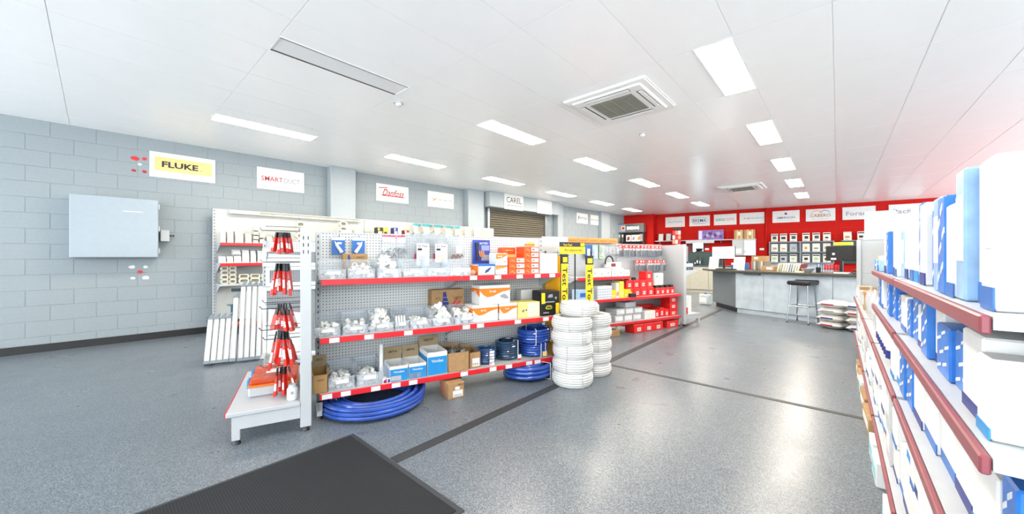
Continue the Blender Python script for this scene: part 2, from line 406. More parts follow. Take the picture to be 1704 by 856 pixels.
# floor strips and entrance mat
struct('trim_8', MB().box(-2.06, -1.98, 1.2, 9.6, 0, .003), TAPE)
struct('trim_9', MB().box(-1.98, .17, 3.86, 3.91, 0, .003), TAPE)
t = thing('entrance_mat', 'charcoal ribbed entrance mat with a rubber border on the grey floor', 'mat', RM, (-1.945, .29, 0))
part(t, 'carpet', MB().bbox(-.56, .56, -.87, .87, 0, .011, .003), MATC)
part(t, 'border', MB().prism([(-.585,-.9),(.585,-.9),(.585,.9),(-.585,.9)], 'z', 0, .006), RUBBER)

# ceiling air-conditioner cassettes
def cassette(x, y, label):
    t = thing('ceiling_air_conditioner', label, 'air conditioner', RM, (x, y, CEIL))
    part(t, 'fascia', MB().bbox(-.475, .475, -.475, .475, -.028, -.002, .02).bbox(-.4, .4, -.4, .4, -.045, -.02, .015), FASC)
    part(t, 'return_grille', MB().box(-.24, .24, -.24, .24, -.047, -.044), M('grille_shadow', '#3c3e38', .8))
    lv = MB()
    for k in range(29): lv.box(-.24, .24, -.238+k*.017, -.233+k*.017, -.052, -.046)
    for k in range(5): lv.box(-.243+k*.12, -.237+k*.12, -.24, .24, -.054, -.046)
    part(t, 'grille_bars', lv, M('grille_bar', '#908e82', .5))
    for a in range(4):
        q = Matrix.Rotation(R(90*a), 4, 'Z')
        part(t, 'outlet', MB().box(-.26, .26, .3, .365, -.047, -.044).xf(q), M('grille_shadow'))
        part(t, 'flap', MB().bbox(-.255, .255, .315, .36, -.053, -.047, .002).xf(q), FASC)
    return t
cassette(-1.87, 3.98, 'white four-way ceiling air-conditioner cassette close to the camera')
cassette(-1.83, 10.95, 'white ceiling air-conditioner cassette far off near the red wall')
for x, y, lb in ((-3.77, 2.3, 'small white ceiling sensor at the end of the unlit light'), (-2.1, 5.2, 'round white smoke detector on the ceiling behind the near cassette')):
    t = thing('smoke_detector', lb, 'detector', RM, (x, y, CEIL))
    part(t, 'base', MB().lathe([(0, -.012), (.052, -.012), (.055, -.002), (0, -.002)], 20), WHITE, True)
    part(t, 'dome', MB().lathe([(0, -.045), (.02, -.044), (.034, -.032), (.036, -.012)], 20), M('detector_dome', '#e4e2dd', .4), True)

# ------------------------------------------------------------------ signs
def board(fr, x0, x1, z0, z1, y, label, name='wall_sign'):
    t = thing(name, label, 'sign', fr, ((x0+x1)/2, y, z0))
    part(t, 'board', MB().bbox(-(x1-x0)/2, (x1-x0)/2, -.012, .0, 0, z1-z0, .002), PAPER); return t
t = board(LW, .53, 1.3, 2.43, 2.81, -.002, 'white and yellow sign with wide black capitals, leftmost on the grey wall')
part(t, 'yellow_band', MB().box(-.33, .34, -.014, -.011, .1, .31), M('sign_gold', '#e6cb84', .5)); lettering(t, 'FLUKE', -.04, -.016, .205, .42, .09, INK, .03); part(t, 'mark', MB().box(.2, .22, -.016, -.013, .16, .172), GREYINK)
t = board(LW, 1.87, 2.62, 2.43, 2.81, -.002, 'white sign with dark red and grey capitals above the wall shelving')
lettering(t, 'SMART', -.145, -.014, .19, .33, .085, REDINK, .02); lettering(t, 'DUCT', .17, -.014, .19, .26, .085, GREYINK, 0); part(t, 'rule', MB().box(-.3, .3, -.0135, -.012, .115, .119), GREYINK)
t = board(LW, 4.04, 4.82, 2.45, 2.83, -.002, 'white sign with flowing red script lettering on the grey wall')
lettering(t, 'Danfoss', .02, -.014, .2, .5, .15, REDINK, .012, shear=.35); part(t, 'swash', MB().prism([(-.28, .12), (.28, .12), (.3, .135), (-.2, .14)], 'y', -.0135, -.012), REDINK)
part(t, 'swash', MB().prism([(-.33, .28), (-.12, .3), (-.14, .315), (-.34, .295)], 'y', -.0135, -.012), REDINK)
t = board(LW, 5.34, 6.12, 2.45, 2.83, -.002, 'white sign with a small gold bird mark and thin grey words')
lettering(t, 'Crane Copper Tube', .1, -.014, .19, .48, .045, INK, 0); part(t, 'bird_mark', MB().prism([(-.3, .24), (-.2, .19), (-.12, .25), (-.18, .17), (-.26, .13), (-.22, .18)], 'y', -.0135, -.012), M('gold_ink', '#b08b3a', .4))
t = board(LW, 7.58, 8.36, 2.56, 2.99, -.382, 'white sign with black serif capitals on the bulkhead over the shutter')
lettering(t, 'CAREL', 0, -.014, .27, .62, .16, INK, .004); part(t, 'rule', MB().box(-.3, .34, -.0135, -.012, .11, .122), INK)
t = board(LW, 9.0, 9.72, 2.56, 2.98, -.382, 'pale washed-out sign at the right end of the bulkhead')
lettering(t, 'FUJIKOKI', 0, -.014, .1, .5, .06, GREYINK, 0); lettering(t, 'F', 0, -.014, .25, .1, .1, M('pale_ink', '#d5d7d9', .6), 0)
t = board(LW, 11.68, 12.42, 2.45, 2.83, -.002, 'small far sign with dark blue capitals, left one past the shutter')
lettering(t, 'PATTON', .04, -.014, .19, .5, .1, M('slate_ink', '#3c4654', .6), .01); part(t, 'mark', MB().prism([(-.3, .12), (-.26, .12), (-.2, .28), (-.24, .28)], 'y', -.0135, -.012), NAVY)
t = board(LW, 12.62, 13.38, 2.45, 2.83, -.002, 'small far sign with grey words and a red mark, right one past the shutter')
lettering(t, 'ROTHENBERGER', .02, -.014, .19, .55, .06, GREYINK, .01); part(t, 'mark', MB().prism([(-.32, .17), (-.27, .17), (-.27, .22), (-.32, .22)], 'y', -.0135, -.012), REDINK)
TEAL = M('teal_ink', '#1e9a86', .5)
sg = [(.06, .81, 'leftmost sign on the red wall, with small pale blue capitals', [('STULZ COOLING', 0, .21, .56, .06, M('pale_blue_ink', '#6f95bd', .6), .01)]),
      (.98, 1.72, 'red wall sign with navy capitals inside a rounded outline', [('BREMA', 0, .22, .48, .13, NAVY, .01), ('ICE MAKERS', 0, .09, .4, .03, GREYINK, 0)]),
      (1.86, 2.62, 'red wall sign with green and pink block capitals', [('EUROZ', -.15, .21, .3, .09, TEAL, .03), ('CITI', .17, .21, .26, .09, M('pink_ink', '#d77d9b', .6), .02)]),
      (2.72, 3.5, 'red wall sign with a tiny red triple mark and grey capitals', [('MITSUBISHI', .1, .21, .5, .055, GREYINK, .015)]),
      (3.74, 4.52, 'red wall sign with navy serif capitals under a small spiral mark', [('EMERSON', 0, .17, .5, .07, NAVY, .01), ('Climate Technologies', 0, .08, .45, .03, GREYINK, 0)]),
      (4.69, 5.47, 'red wall sign with orange and blue arcs over brown capitals', [('CABERO', 0, .19, .54, .11, M('bronze_ink', '#a8743a', .5), .015), ('HEAT EXCHANGER', 0, .07, .45, .025, GREYINK, 0)]),
      (5.65, 6.45, 'red wall sign with large grey lettering beside the white panel', [('Forane', 0, .2, .62, .14, GREYINK, .01)]),
      (6.75, 7.5, 'rightmost sign on the red wall, partly behind the white panel', [('Pacific', 0, .2, .56, .14, GREYINK, .01)])]
for a, b, lb, tx in sg:
    t = board(BW, a, b, 2.44, 2.86, -.002, lb)
    for s, x, z, wd, h, m, bo in tx: lettering(t, s, x, -.014, z, wd, h, m, bo)
    if a == .98:
        o_ = rrect(.58, .24, .12, 8, 0, .22); i_ = rrect(.56, .22, .11, 8, 0, .22); n = len(o_)
        part(t, 'outline', MB().add([(x, -.0135, z) for x, z in o_] + [(x, -.0135, z) for x, z in i_], [(k, (k+1) % n, n+(k+1) % n, n+k) for k in range(n)]), M('mid_blue_ink', '#5d7dc0', .6))
    if a == 2.72:
        for q in (-.27, -.23, -.25): part(t, 'mark', MB().prism([(q, .2 if q != -.25 else .23), (q+.018, .185 if q != -.25 else .215), (q+.036, .2 if q != -.25 else .23), (q+.018, .215 if q != -.25 else .245)], 'y', -.0135, -.012), RED)
    if a == 3.74: part(t, 'spiral_mark', MB().prism([(0, .27), (.05, .31), (0, .36), (-.05, .31)], 'y', -.0135, -.012), NAVY)
    if a == 4.69:
        for x0, x1, m in ((-.26, .06, ORANGE), (-.02, .26, BLUE)):
            up = [(x0+(x1-x0)*k/10, .27+.08*math.sin(math.pi*k/10)) for k in range(11)]
            part(t, 'arc', MB().prism([(x, z+.02) for x, z in up][::-1] + up, 'y', -.0135, -.012), m)
# electrical cabinet and small box on the left wall
t = thing('electrical_cabinet', 'large pale grey steel electrical cabinet hung on the left wall', 'cabinet', LW, (.2, -.002, 1.22))
part(t, 'body', MB().bbox(-.42, .42, -.22, 0, 0, .84, .006), M('cabinet_blue_grey', '#9ca8b1', .4, var=.02))
part(t, 'door', MB().bbox(-.41, .415, -.245, -.222, .005, .835, .006), M('cabinet_blue_grey'))
part(t, 'handle', MB().bbox(.06, .26, -.252, -.244, .64, .65, .002), PAPER)
for z in (.1, .42, .74): part(t, 'hinge', MB().bbox(.415, .435, -.24, -.2, z-.04, z+.04, .004), STEEL)
t = thing('isolator_box', 'small white switch box with a black knob beside the electrical cabinet', 'switch', LW, (.685, -.002, 1.46))
part(t, 'case', MB().bbox(-.04, .06, -.12, 0, 0, .17, .006), WHITE); part(t, 'knob', MB().cyl((.06, -.06, .09), (.085, -.06, .09), .012, n=12), BLACK, True); part(t, 'knob', MB().cyl((.095, -.06, .09), (.115, -.06, .09), .014, n=12), BLACK, True)
def patch(fr, x, z, r, mat, label, seed):
    rnd = random.Random(seed); pts = [(r*rnd.uniform(.7, 1.1)*math.cos(R(36*k)), r*rnd.uniform(.5, .9)*math.sin(R(36*k))) for k in range(10)]
    solo('wall_patch', MB().prism(pts, 'y', -.003, 0).mesh('wall_patch', mat), label, 'mark', fr, (x, -.002, z), group='old adhesive marks on the left wall')
for i, (x, z, r, m, lb) in enumerate([(.38, 2.67, .045, RED, 'round red adhesive mark high on the wall left of the yellow sign'), (.48, 2.68, .03, RED, 'small red mark touching the left side of the yellow sign'), (.43, 2.59, .025, PAPER, 'white speck between the four red marks by the yellow sign'), (.37, 2.49, .028, REDINK, 'lower left red mark beside the yellow sign'), (.48, 2.49, .03, REDINK, 'lower right red mark beside the yellow sign'),
        (.35, 1.08, .035, PAPER, 'upper left white patch under the electrical cabinet'), (.49, 1.08, .03, PAPER, 'upper right white patch under the electrical cabinet'), (.43, 1.01, .035, RED, 'red patch amid four white ones under the electrical cabinet'), (.36, .92, .03, PAPER, 'lower left white patch under the electrical cabinet'), (.49, .92, .045, PAPER, 'lower right white patch under the electrical cabinet')]): patch(LW, x, z, r, m, lb, i)

# ------------------------------------------------------------------ gondola shelving
def slots(x, y, z0, z1, e=-.001, sp=.05):
    b = MB(); k = 0
    while z0 + k*sp < z1: b.box(x-.004, x+.004, y+e, y+.002, z0+k*sp, z0+k*sp+.022); k += 1
    return b
def shelf_part(root, x0, x1, y0, y1, z, rail=RED, tags=(), th=.028, rh=.042, bracket=True):
    s = part(root, 'shelf', MB().box(x0, x1, y0, y1, z-th, z), GREYM)
    if rail:
        part(s, 'price_rail', MB().bbox(x0, x1, y0-.014, y0-.001, z-rh, z+.002, .003), rail)
        for u in tags: part(s, 'price_tag', MB().box(u-.035, u+.035, y0-.016, y0-.013, z-rh+.004, z-.002), PAPER)
    if bracket:
        for x in (x0+.004, x1-.008): part(root, 'bracket', MB().prism([(y1, z-th), (y0+.05, z-th), (y1, z-.16)], 'x', x, x+.003), GREYM)
    return s
def gondola(name, label, fr, p, ups, yb, H, shelves, panel=PEG, pz=(.15, .47, .8, 1.12, 1.45), foot=True, post=GREYM, group=None, feet_y=.02):
    t = thing(name, label, 'shelving', fr, p, 0, group)
    for x in ups:
        u = part(t, 'upright', MB().bbox(x-.02, x+.02, yb-.012, yb+.05, .02, H, .003), post)
        part(u, 'slots', slots(x, yb-.013, .2, H-.03), DARK)
        if foot:
            part(t, 'leg', MB().box(x-.02, x+.02, feet_y, yb, .06, .13).box(x-.018, x+.018, feet_y, feet_y+.035, .025, .13), post)
            part(t, 'foot', MB().lathe([(0, 0), (.024, 0), (.02, .015), (.01, .03), (0, .03)], 12, (x, feet_y+.018)), BLACK, True)
    for a, b in zip(ups, ups[1:]):
        for z0, z1 in zip(pz, pz[1:]): part(t, 'back_panel', MB().box(a+.02, b-.02, yb, yb+.012, z0+.0015, z1-.0015), panel)
        part(t, 'top_rail', MB().box(a+.02, b-.02, yb-.004, yb+.03, H-.012, H), post)
    for sh in shelves: shelf_part(t, *sh)
    return t
U1 = [0, 1.135, 2.27]
gA = gondola('gondola_shelving', 'pegboard gondola with three red-edged shelves in the middle of the shop', G1, (0, 0, 0), U1, .42, 1.45,
  [(.01, 1.13, 0, .41, 1.062, RED), (1.14, 2.25, 0, .41, 1.062, RED, (1.25, 1.5, 1.74, 1.95, 2.13)),
   (0, 1.13, 0, .41, .618, RED, (.1, .35, .66)), (1.14, 2.25, 0, .41, .618, RED, (1.18, 1.32, 1.72, 2.05)),
   (0, 1.13, 0, .41, .196, RED, (.05, .18, .4, .56, .7)), (1.14, 2.17, 0, .41, .196, RED, (1.16, 1.45, 1.62, 1.85, 1.95))])
part(gA, 'end_sheet', MB().bbox(2.285, 2.66, .41, .418, 1.15, 1.47, .001), WHITE)
part(gA, 'bracket', MB().prism([(.42, .92), (.1, 1.03), (.42, 1.03)], 'x', 1.12, 1.124), GREYM)
# end bay of the gondola (faces the entrance side)
t = thing('end_gondola', 'white end-of-row gondola bay with a base shelf and tool hooks', 'shelving', G1, (0, 0, 0))
for y in (-.14, .82):
    u = part(t, 'post', MB().bbox(-.125, -.055, y, y+.045, .03, 1.447, .004), WHITE)
    s_ = MB()
    for k in range(3):
        for x in (-.105, -.075): s_.box(x-.003, x+.003, y-.001, y+.002, 1.36-.05*k, 1.385-.05*k)
    part(u, 'slots', s_, DARK)
    part(t, 'base_leg', MB().prism([(-.125, .1), (-.47, .1), (-.47, .03), (-.515, .03), (-.515, .185), (-.125, .185)], 'y', y, y+.04), WHITE)
    for x in (-.49, -.09): part(t, 'foot', MB().lathe([(0, 0), (.026, 0), (.022, .018), (.011, .032), (0, .032)], 12, (x, y+.02)), BLACK, True)
part(t, 'back_panel', MB().box(-.11, -.1, -.1, .83, .22, 1.44), WHITE)
s_ = part(t, 'base_shelf', MB().bbox(-.545, -.125, -.15, .87, .187, .215, .004), WHITE)
part(s_, 'price_rail', MB().box(-.552, -.546, -.14, .86, .187, .213), RED)
HOOKS = [(1.415, .0, 6, .17), (1.19, .02, 7, .235), (.885, .16, 5, .2), (.86, -.02, 4, .16), (.715, -.05, 6, .27), (.6, .2, 5, .2), (.43, .05, 4, .2)]
for z, y, n, h in HOOKS: part(t, 'hook', MB().tube([(-.1, y, z+.01), (-.36, y, z+.01), (-.375, y, z+.03)], .0035, 6).tube([(-.1, y, z+.04), (-.34, y, z+.04)], .0025, 5), CHROME, True)
PKH = [MB().prism([(-.008, -.045), (.008, -.045), (.005, 0), (-.005, 0)], 'y', -.02, .02).mesh('handle', BLACK),
       MB().add([(-.008,-.03,-.045),(.008,-.03,-.045),(.008,.03,-.045),(-.008,.03,-.045),(-.013,-.034,-.17),(.013,-.034,-.17),(.013,.034,-.17),(-.013,.034,-.17)], [(0,1,2,3),(7,6,5,4),(0,4,5,1),(1,5,6,2),(2,6,7,3),(3,7,4,0)]).mesh('sleeve', M('pack_red', '#dc2a1c', .4, var=.15)),
       MB().prism([(-.0085, -.09), (.009, -.09), (.0105, -.135), (-.01, -.135)], 'y', -.0355, -.0325).mesh('label', PAPER),
       MB().prism([(-.004, -.06), (.004, -.06), (.005, -.08), (-.005, -.08)], 'y', -.0345, -.0315).mesh('clear_window', M('pack_grey', '#7d8085', .3))]
hn = ['topmost', 'second highest', 'third', 'fourth', 'fifth', 'sixth', 'lowest']
for q, (z, y, n, h) in enumerate(HOOKS):
    for k in range(n):
        f = (k - (n-1)/2) / max(1, (n-1)/2)
        x = -.235 + f*.034
        p_ = thing('tool_pack', '%s red carded tool from the left on the %s hook of the end bay' % (ORD[k], hn[q]), 'tool pack', G1, (x, y + random.uniform(-.03, .03), z), group='carded tools on hook %d' % (q+1), rot=(0, 0, 0))
        p_.rotation_euler = (Matrix.Rotation(G1.a + random.uniform(-.6, .6), 4, 'Z') @ Matrix.Rotation(-f*.16 + random.uniform(-.09, .09), 4, 'Y')).to_euler()
        p_.scale = (.68, .75, h/.17*random.uniform(.82, 1.02))
        for nm, me in zip(('handle', 'sleeve', 'label', 'clear_window'), PKH): ob(nm, me, p_)
# orange parts case and bottle on the base shelf
t = thing('organiser_case', 'white parts case with a see-through orange lid on the white base shelf', 'case', G1, (-.3, .33, .216))
part(t, 'tray', MB().bbox(-.155, .155, -.22, .22, 0, .07, .01), WHITE)
part(t, 'seal', MB().bbox(-.157, .157, -.222, .222, .07, .084, .004), ORANGE)
part(t, 'lid', MB().bbox(-.15, .15, -.215, .215, .084, .12, .012), see_through('orange_lid', '#e8663a', .55))
cn = MB()
for k in range(22): a, b = random.uniform(-.13, .11), random.uniform(-.19, .17); cn.box(a, a+.03, b, b+.035, .06, .1, k % 2)
part(t, 'compartments', cn, [M('pack_red'), GREYM]); part(t, 'paper_note', MB().box(-.06, .04, -.05, .05, .1205, .122), PAPER)
for y in (-.12, .12): part(t, 'latch', MB().bbox(-.168, -.152, y-.05, y+.05, .05, .11, .004), SKY)
t = thing('white_bottle', 'small white plastic bottle in front of the orange-lidded case', 'bottle', G1, (-.175, -.06, .216))
part(t, 'body', MB().lathe([(0, 0), (.03, 0), (.034, .006), (.034, .075), (.026, .09), (.0, .09)], 20), PVC, True)
part(t, 'cap', MB().lathe([(0, .108), (.022, .108), (.024, .09), (0, .09)], 18), WHITE, True)
part(t, 'label', MB().prism([(-.008, .045), (.008, .045), (.008, .065), (-.008, .065)], 'y', -.0355, -.033), GREYINK)

# ------------------------------------------------------------------ middle gondola: bins and their fittings
def elbow(r, L, ri=.78):
    b = MB(); pts = [Vector((0, 0, -L)), Vector((0, 0, -.4*L))] + [Vector((L*.55*(1-math.cos(R(a))), 0, -.4*L + L*.55*math.sin(R(a)))) for a in (30, 60, 90)] + [Vector((L*1.1, 0, .15*L))]
    b.tube(pts, r*.9, 10); b.ring((0, 0, -L*1.05), (0, 0, -L*.5), r*1.08, r*ri, 12); b.ring((L*.65, 0, .15*L), (L*1.2, 0, .15*L), r*1.08, r*ri, 12); return b
FIT = [elbow(.015, .03).mesh('pipe_elbow', PVC, True), MB().ring((0, 0, -.022), (0, 0, .022), .019, .0145, 14).mesh('pipe_coupling', PVC, True),
       MB().ring((-.03, 0, 0), (.03, 0, 0), .017, .013, 12).cyl((0, 0, 0), (0, 0, .026), .015, n=12).ring((0, 0, .014), (0, 0, .034), .017, .013, 12).mesh('pipe_tee', PVC, True),
       MB().ring((0, 0, -.012), (0, 0, .012), .021, .014, 14).mesh('pipe_ring', PVC, True)]
FNM = ['pipe_elbow', 'pipe_coupling', 'pipe_tee', 'pipe_ring']
def fittings(fr, x0, x1, y0, y1, z, layers, kinds, where, scale=1.0, step=.05, mat=None):
    for l in range(layers):
        sh = (l * .2 if layers > 3 else l * .1) * step; nx = max(1, int((x1-x0-2*sh)/(step*scale))); ny = max(1, int((y1-y0-2*sh)/(step*scale)))
        for i in range(nx):
            for j in range(ny):
                if random.random() < (.1 if l < layers-1 else .3): continue
                k = random.choice(kinds)
                jt = .006 if l == 0 else .018; x = x0+sh + (i+.5)*(x1-x0-2*sh)/nx + random.uniform(-jt, jt); y = y0+sh + (j+.5)*(y1-y0-2*sh)/ny + random.uniform(-jt, jt)
                o = ob(FNM[k], FIT[k], None, fr.at(x, y, z + (.5 + l*.66)*.04*scale), (random.uniform(0, 6.3), random.uniform(0, 6.3), random.uniform(0, 6.3)), (scale,)*3)
                tag(o, 'loose white plastic pipe fitting in the %s' % where, 'pipe fitting', 'white fittings in the %s' % where)
def bin_(fr, x0, x1, y, z, label, dp=.25, h=.15, lip=.075, card=True):
    wd = x1 - x0; X = wd/2; t_ = .003
    t = thing('parts_bin', label, 'bin', fr, ((x0+x1)/2, y, z), group='clear parts bins on the middle gondola')
    side = [(.012, 0), (dp, 0), (dp+.0, h), (.1, h), (.055, lip), (0, lip)]
    b = MB().prism(side, 'x', -X, -X+t_).prism(side, 'x', X-t_, X).box(-X, X, .012, dp, 0, t_).box(-X, X, dp-t_, dp, 0, h)
    b.add([(-X, .012, 0), (X, .012, 0), (X, 0, lip), (-X, 0, lip), (-X, .015, 0), (X, .015, 0), (X, .003, lip), (-X, .003, lip)], [(0,1,2,3),(5,4,7,6),(3,2,6,7)])
    part(t, 'tub', b, CLEAR)
    part(t, 'rim', MB().box(-X-.003, X+.003, -.005, .003, lip-.006, lip).box(-X-.004, -X+.002, .1, dp, h-.005, h).box(X-.002, X+.004, .1, dp, h-.005, h).box(-X, X, dp-.004, dp+.003, h-.005, h), CLEAR)
    if card: part(t, 'label_card', MB().prism([(-X*.45, lip*.5), (X*.55, lip*.5), (X*.55, lip*.82), (-X*.45, lip*.82)], 'y', -.004, -.001), PAPER)
    return t
B1 = [(-.005, .185), (.2, .4), (.42, .614), (.632, .83), (.84, 1.035), (1.045, 1.24)]
B1L = ['nearly empty clear parts bin at the left end of the top shelf', 'clear bin of white pipe collars before a brown carton, top shelf', 'clear bin heaped with big white elbows on the top shelf', 'clear bin of small white blocks, fourth on the top shelf', 'clear bin showing a row of white rings, fifth on the top shelf', 'last clear bin at the right of the top shelf row']
B1F = [(1, [1, 0], 1.0), (4, [1, 3], 1.0), (5, [0, 2], 1.2), (1, [1], 1.0), (1, [3], 1.0), (1, [3, 1], 1.0)]
for (a, b), lb, (ly, kd, sc), wn_ in zip(B1, B1L, B1F, ['%s bin of the top shelf' % o for o in ORD]):
    bin_(G1, a, b, .025, 1.063, lb); fittings(G1, a+.012, b-.012, .045, .25, 1.067, ly, kd, wn_, sc, .042)
B2 = [(-.035, .145), (.163, .348), (.364, .55), (.563, .675), (.69, .873), (.885, 1.077), (1.09, 1.3)]
B2L = ['clear bin of cream caps at the left end of the middle shelf', 'clear bin of small pale parts, second on the middle shelf', 'clear bin heaped high with white elbows on the middle shelf', 'narrow clear bin of upright white discs on the middle shelf', 'clear bin with a thin layer of small fittings, middle shelf', 'clear bin heaped with white tees before the flag carton', 'clear bin of rounded white caps beside the flag carton']
B2F = [(3, [1, 3], 1.0), (3, [1, 3], 1.0), (6, [0, 2], 1.15), (0, [3], 1), (2, [1, 2], 1.0), (5, [2], 1.25), (3, [1], 1.3)]
for (a, b), lb, (ly, kd, sc), wn_ in zip(B2, B2L, B2F, ['%s bin of the middle shelf' % o for o in ORD]):
    bin_(G1, a, b, .025, .619, lb, h=.155); fittings(G1, a+.012, b-.012, .045, .25, .623, ly, kd, wn_, sc, .042)
disc = MB().lathe([(0, -.008), (.05, -.008), (.055, 0), (.05, .008), (0, .008)], 20).mesh('white_disc', PVC, True)
for k in range(4):
    tag(ob('white_disc', disc, None, G1.at(.585+.022*k, .11, .678), (R(90), R(0), G1.a+R(82))), '%s white plastic disc from the left in the narrow bin' % ORD[k], 'disc', 'white discs in the narrow bin')
for (a, b), lb in zip([(.06, .247), (.265, .45)], ['large grey-clear bin of white couplings beside the open brown carton, bottom shelf', 'large grey-clear bin of white couplings beside the tall white tube, bottom shelf']):
    bin_(G1, a, b, .025, .197, lb, dp=.3, h=.17, lip=.1); fittings(G1, a+.012, b-.012, .045, .3, .201, 4, [1, 3, 1], ('left' if a < .1 else 'right') + ' bin of the bottom shelf', .78, .045)
# bottom shelf cartons
open_carton(G1, -.045, .02, .197, .1, .26, .14, M('kraft_board', '#a68353', .8, var=.1), 'open brown carton at the left end of the bottom shelf', .09, texts=[('f', 'LASCO', .55, .72, .45, .1, INK)], flapname='LASCO')
t = thing('clear_bag', 'clear bag of fittings with a red and white tag by the tall tube', 'bag', G1, (.49, .06, .197))
part(t, 'film', MB().lathe([(.0, 0), (.05, .005), (.058, .05), (.045, .11), (.015, .15), (.022, .17)], 14), BAGC, True)
part(t, 'tag', MB().box(-.035, .03, -.062, -.06, .0, .045), PAPER); part(t, 'tag_print', MB().prism([(-.03, .01), (-.005, .005), (0, .04), (-.025, .03)], 'y', -.0635, -.0622), M('maroon_ink', '#9c1c44', .5))
part(t, 'tag_print', MB().prism([(.004, .005), (.026, .012), (.02, .04), (.008, .032)], 'y', -.0635, -.0622), NAVY)
fittings(G1, .462, .52, .035, .1, .2, 2, [1, 3], 'clear bag by the tall tube', .9, .045)
solo('white_tube', MB().ring((0, 0, 0), (0, 0, .3), .0165, .014, 16).ring((0, 0, .0), (0, 0, .07), .019, .0165, 16).mesh('white_tube', PVC, True), 'tall upright white plastic tube on the bottom shelf', 'tube', G1, (.465, .12, .197))
SKYP = [('f', 0, 1, .0, .78, SKY), ('l', 0, 1, 0, .78, SKY)]
def blue_carton(x, y, wd, dp, h, lb, flap, fn, extra=()):
    return open_carton(G1, x, y, .197, wd, dp, h, PAPER, lb, flap, sides=False, prints=[('f', .02, .98, .02, .8, SKY), ('l', .02, .98, .02, .8, SKY)] + list(extra), texts=[('f', 'Vinidex', .5, .62, .6, .13, PAPER)], flapname=fn)
blue_carton(.515, .02, .15, .25, .125, 'small open blue and white carton left of its twin, writing on its flap', .105, 'LM14*45', [('f', .08, .62, .06, .36, PAPER)])
blue_carton(.672, .02, .15, .25, .125, 'small open blue and white carton right of its twin beside a large one', .105, 'LM20*45', [('f', .08, .7, .06, .36, PAPER)])
blue_carton(.665, .3, .14, .1, .2, 'empty blue and white carton standing behind the small blue ones', 0, '')
blue_carton(.832, .02, .18, .27, .2, 'large open blue and white carton left of the brown one, bottom shelf', .09, 'LM20*90')
fittings(G1, .53, .65, .05, .24, .235, 2, [3, 1], 'small blue carton', .8, .05)
open_carton(G1, 1.02, .02, .197, .2, .28, .17, CARD, 'open brown carton of grey metal parts on the bottom shelf', .03, sides=False)
for k in range(14):
    solo('metal_clip', MB().box(-.03, .03, -.012, .012, 0, .004).box(-.03, -.026, -.012, .012, 0, .025).mesh('metal_clip', STEEL), 'small grey metal clip in the open brown carton, bottom shelf', 'clip', G1, (1.12+random.uniform(-.07, .07), .16+random.uniform(-.1, .1), .345+random.uniform(0, .02)), random.uniform(0, 6), 'metal clips in the brown carton', rx=random.uniform(-.5, .5))
open_carton(G1, 1.235, .04, .197, .11, .24, .145, CARD, 'narrow brown carton with a white label next to the small hose coil', .03, sides=False, prints=[('f', .25, .9, .1, .62, PAPER)], texts=[('f', '|||||||', .55, .25, .5, .14, INK)])
# middle shelf cartons
t = carton(G1, .95, .285, .619, .33, .125, .3, CARD, 'brown carton printed with a blue and red star flag on the middle shelf', prints=[('p', [(.3, .1), (.62, .1), (.52, .5), (.42, .92), (.34, .92)], 0, 0, 0, NAVY, 'flag_blue'), ('p', [(.62, .2), (.7, .56), (.8, .66), (.74, .68), (.64, .56), (.58, .3)], 0, 0, 0, RED, 'flag_stripe'), ('p', [(.72, .2), (.8, .52), (.9, .6), (.84, .62), (.74, .52), (.68, .2)], 0, 0, 0, RED, 'flag_stripe'), ('p', [(.84, .2), (.9, .44), (.97, .5), (.92, .52), (.86, .46), (.8, .2)], 0, 0, 0, RED, 'flag_stripe')], texts=[('f', 'LASCO', .8, .72, .26, .08, INK), ('f', 'QTY', .18, .72, .14, .07, INK)])
for k in range(12): part(t, 'star', MB().box(-.048 + .017*(k % 3), -.042 + .017*(k % 3), -.065, -.0628, .1+.04*(k//3), .107+.04*(k//3)), PAPER)
wave = [(0, .72), (.2, .3), (.4, .32), (.7, .55), (1, .66), (1, .84), (0, .84)]
def pump_box(x, y, z, wd, dp, h, lb, rz=0):
    return carton(G1, x, y, z, wd, dp, h, PAPER, lb, rz=rz, prints=[('p', [(0, .74), (.12, .5), (.24, .38), (.42, .42), (.7, .62), (1, .72), (1, .84), (0, .84)], 0, 0, 0, ORANGE, 'orange_wave'), ('q', [(0, .6), (.5, .66), (1, .4), (1, .84), (0, .84)], 0, 0, 0, ORANGE, 'orange_wave'), ('f', .1, .42, .08, .26, M('label_cool', '#dfe4e8', .6), 'label')],
        texts=[('f', 'SI-82', .42, .68, .22, .1, PAPER), ('l', 'SI', .5, .68, .3, .1, PAPER)])
pump_box(1.275, .06, .619, .265, .2, .155, 'white box with an orange wave, lower left of the pump box pyramid')
pump_box(1.555, .06, .619, .2, .2, .155, 'white box with an orange wave, lower right of the pump box pyramid')
t = pump_box(1.345, .06, .776, .33, .2, .185, 'white box with an orange wave on top of two others')
part(t, 'pump_picture', MB().prism([(.05, .08), (.1, .1), (.14, .07), (.145, .045), (.1, .05), (.06, .065)], 'y', -.1015, -.099), GREYINK)
carton(G1, 1.765, .05, .619, .255, .2, .155, PALEY, 'pale yellow box with pictures beside the black box, middle shelf', prints=[('f', .42, .96, .06, .94, M('cream_panel', '#f4eac0', .6), 'panel'), ('p', [(.14, .42), (.22, .58), (.28, .48), (.24, .34)], 0, 0, 0, STEEL, 'picture'), ('p', [(.3, .46), (.36, .6), (.41, .5), (.36, .42)], 0, 0, 0, STEEL, 'picture'), ('p', [(.56, .28), (.62, .38), (.68, .28)], 0, 0, 0, M('gold_ink'), 'picture')])
carton(G1, 1.93, .28, .619, .15, .12, .26, PAPER, 'plain white box half hidden behind the black box')
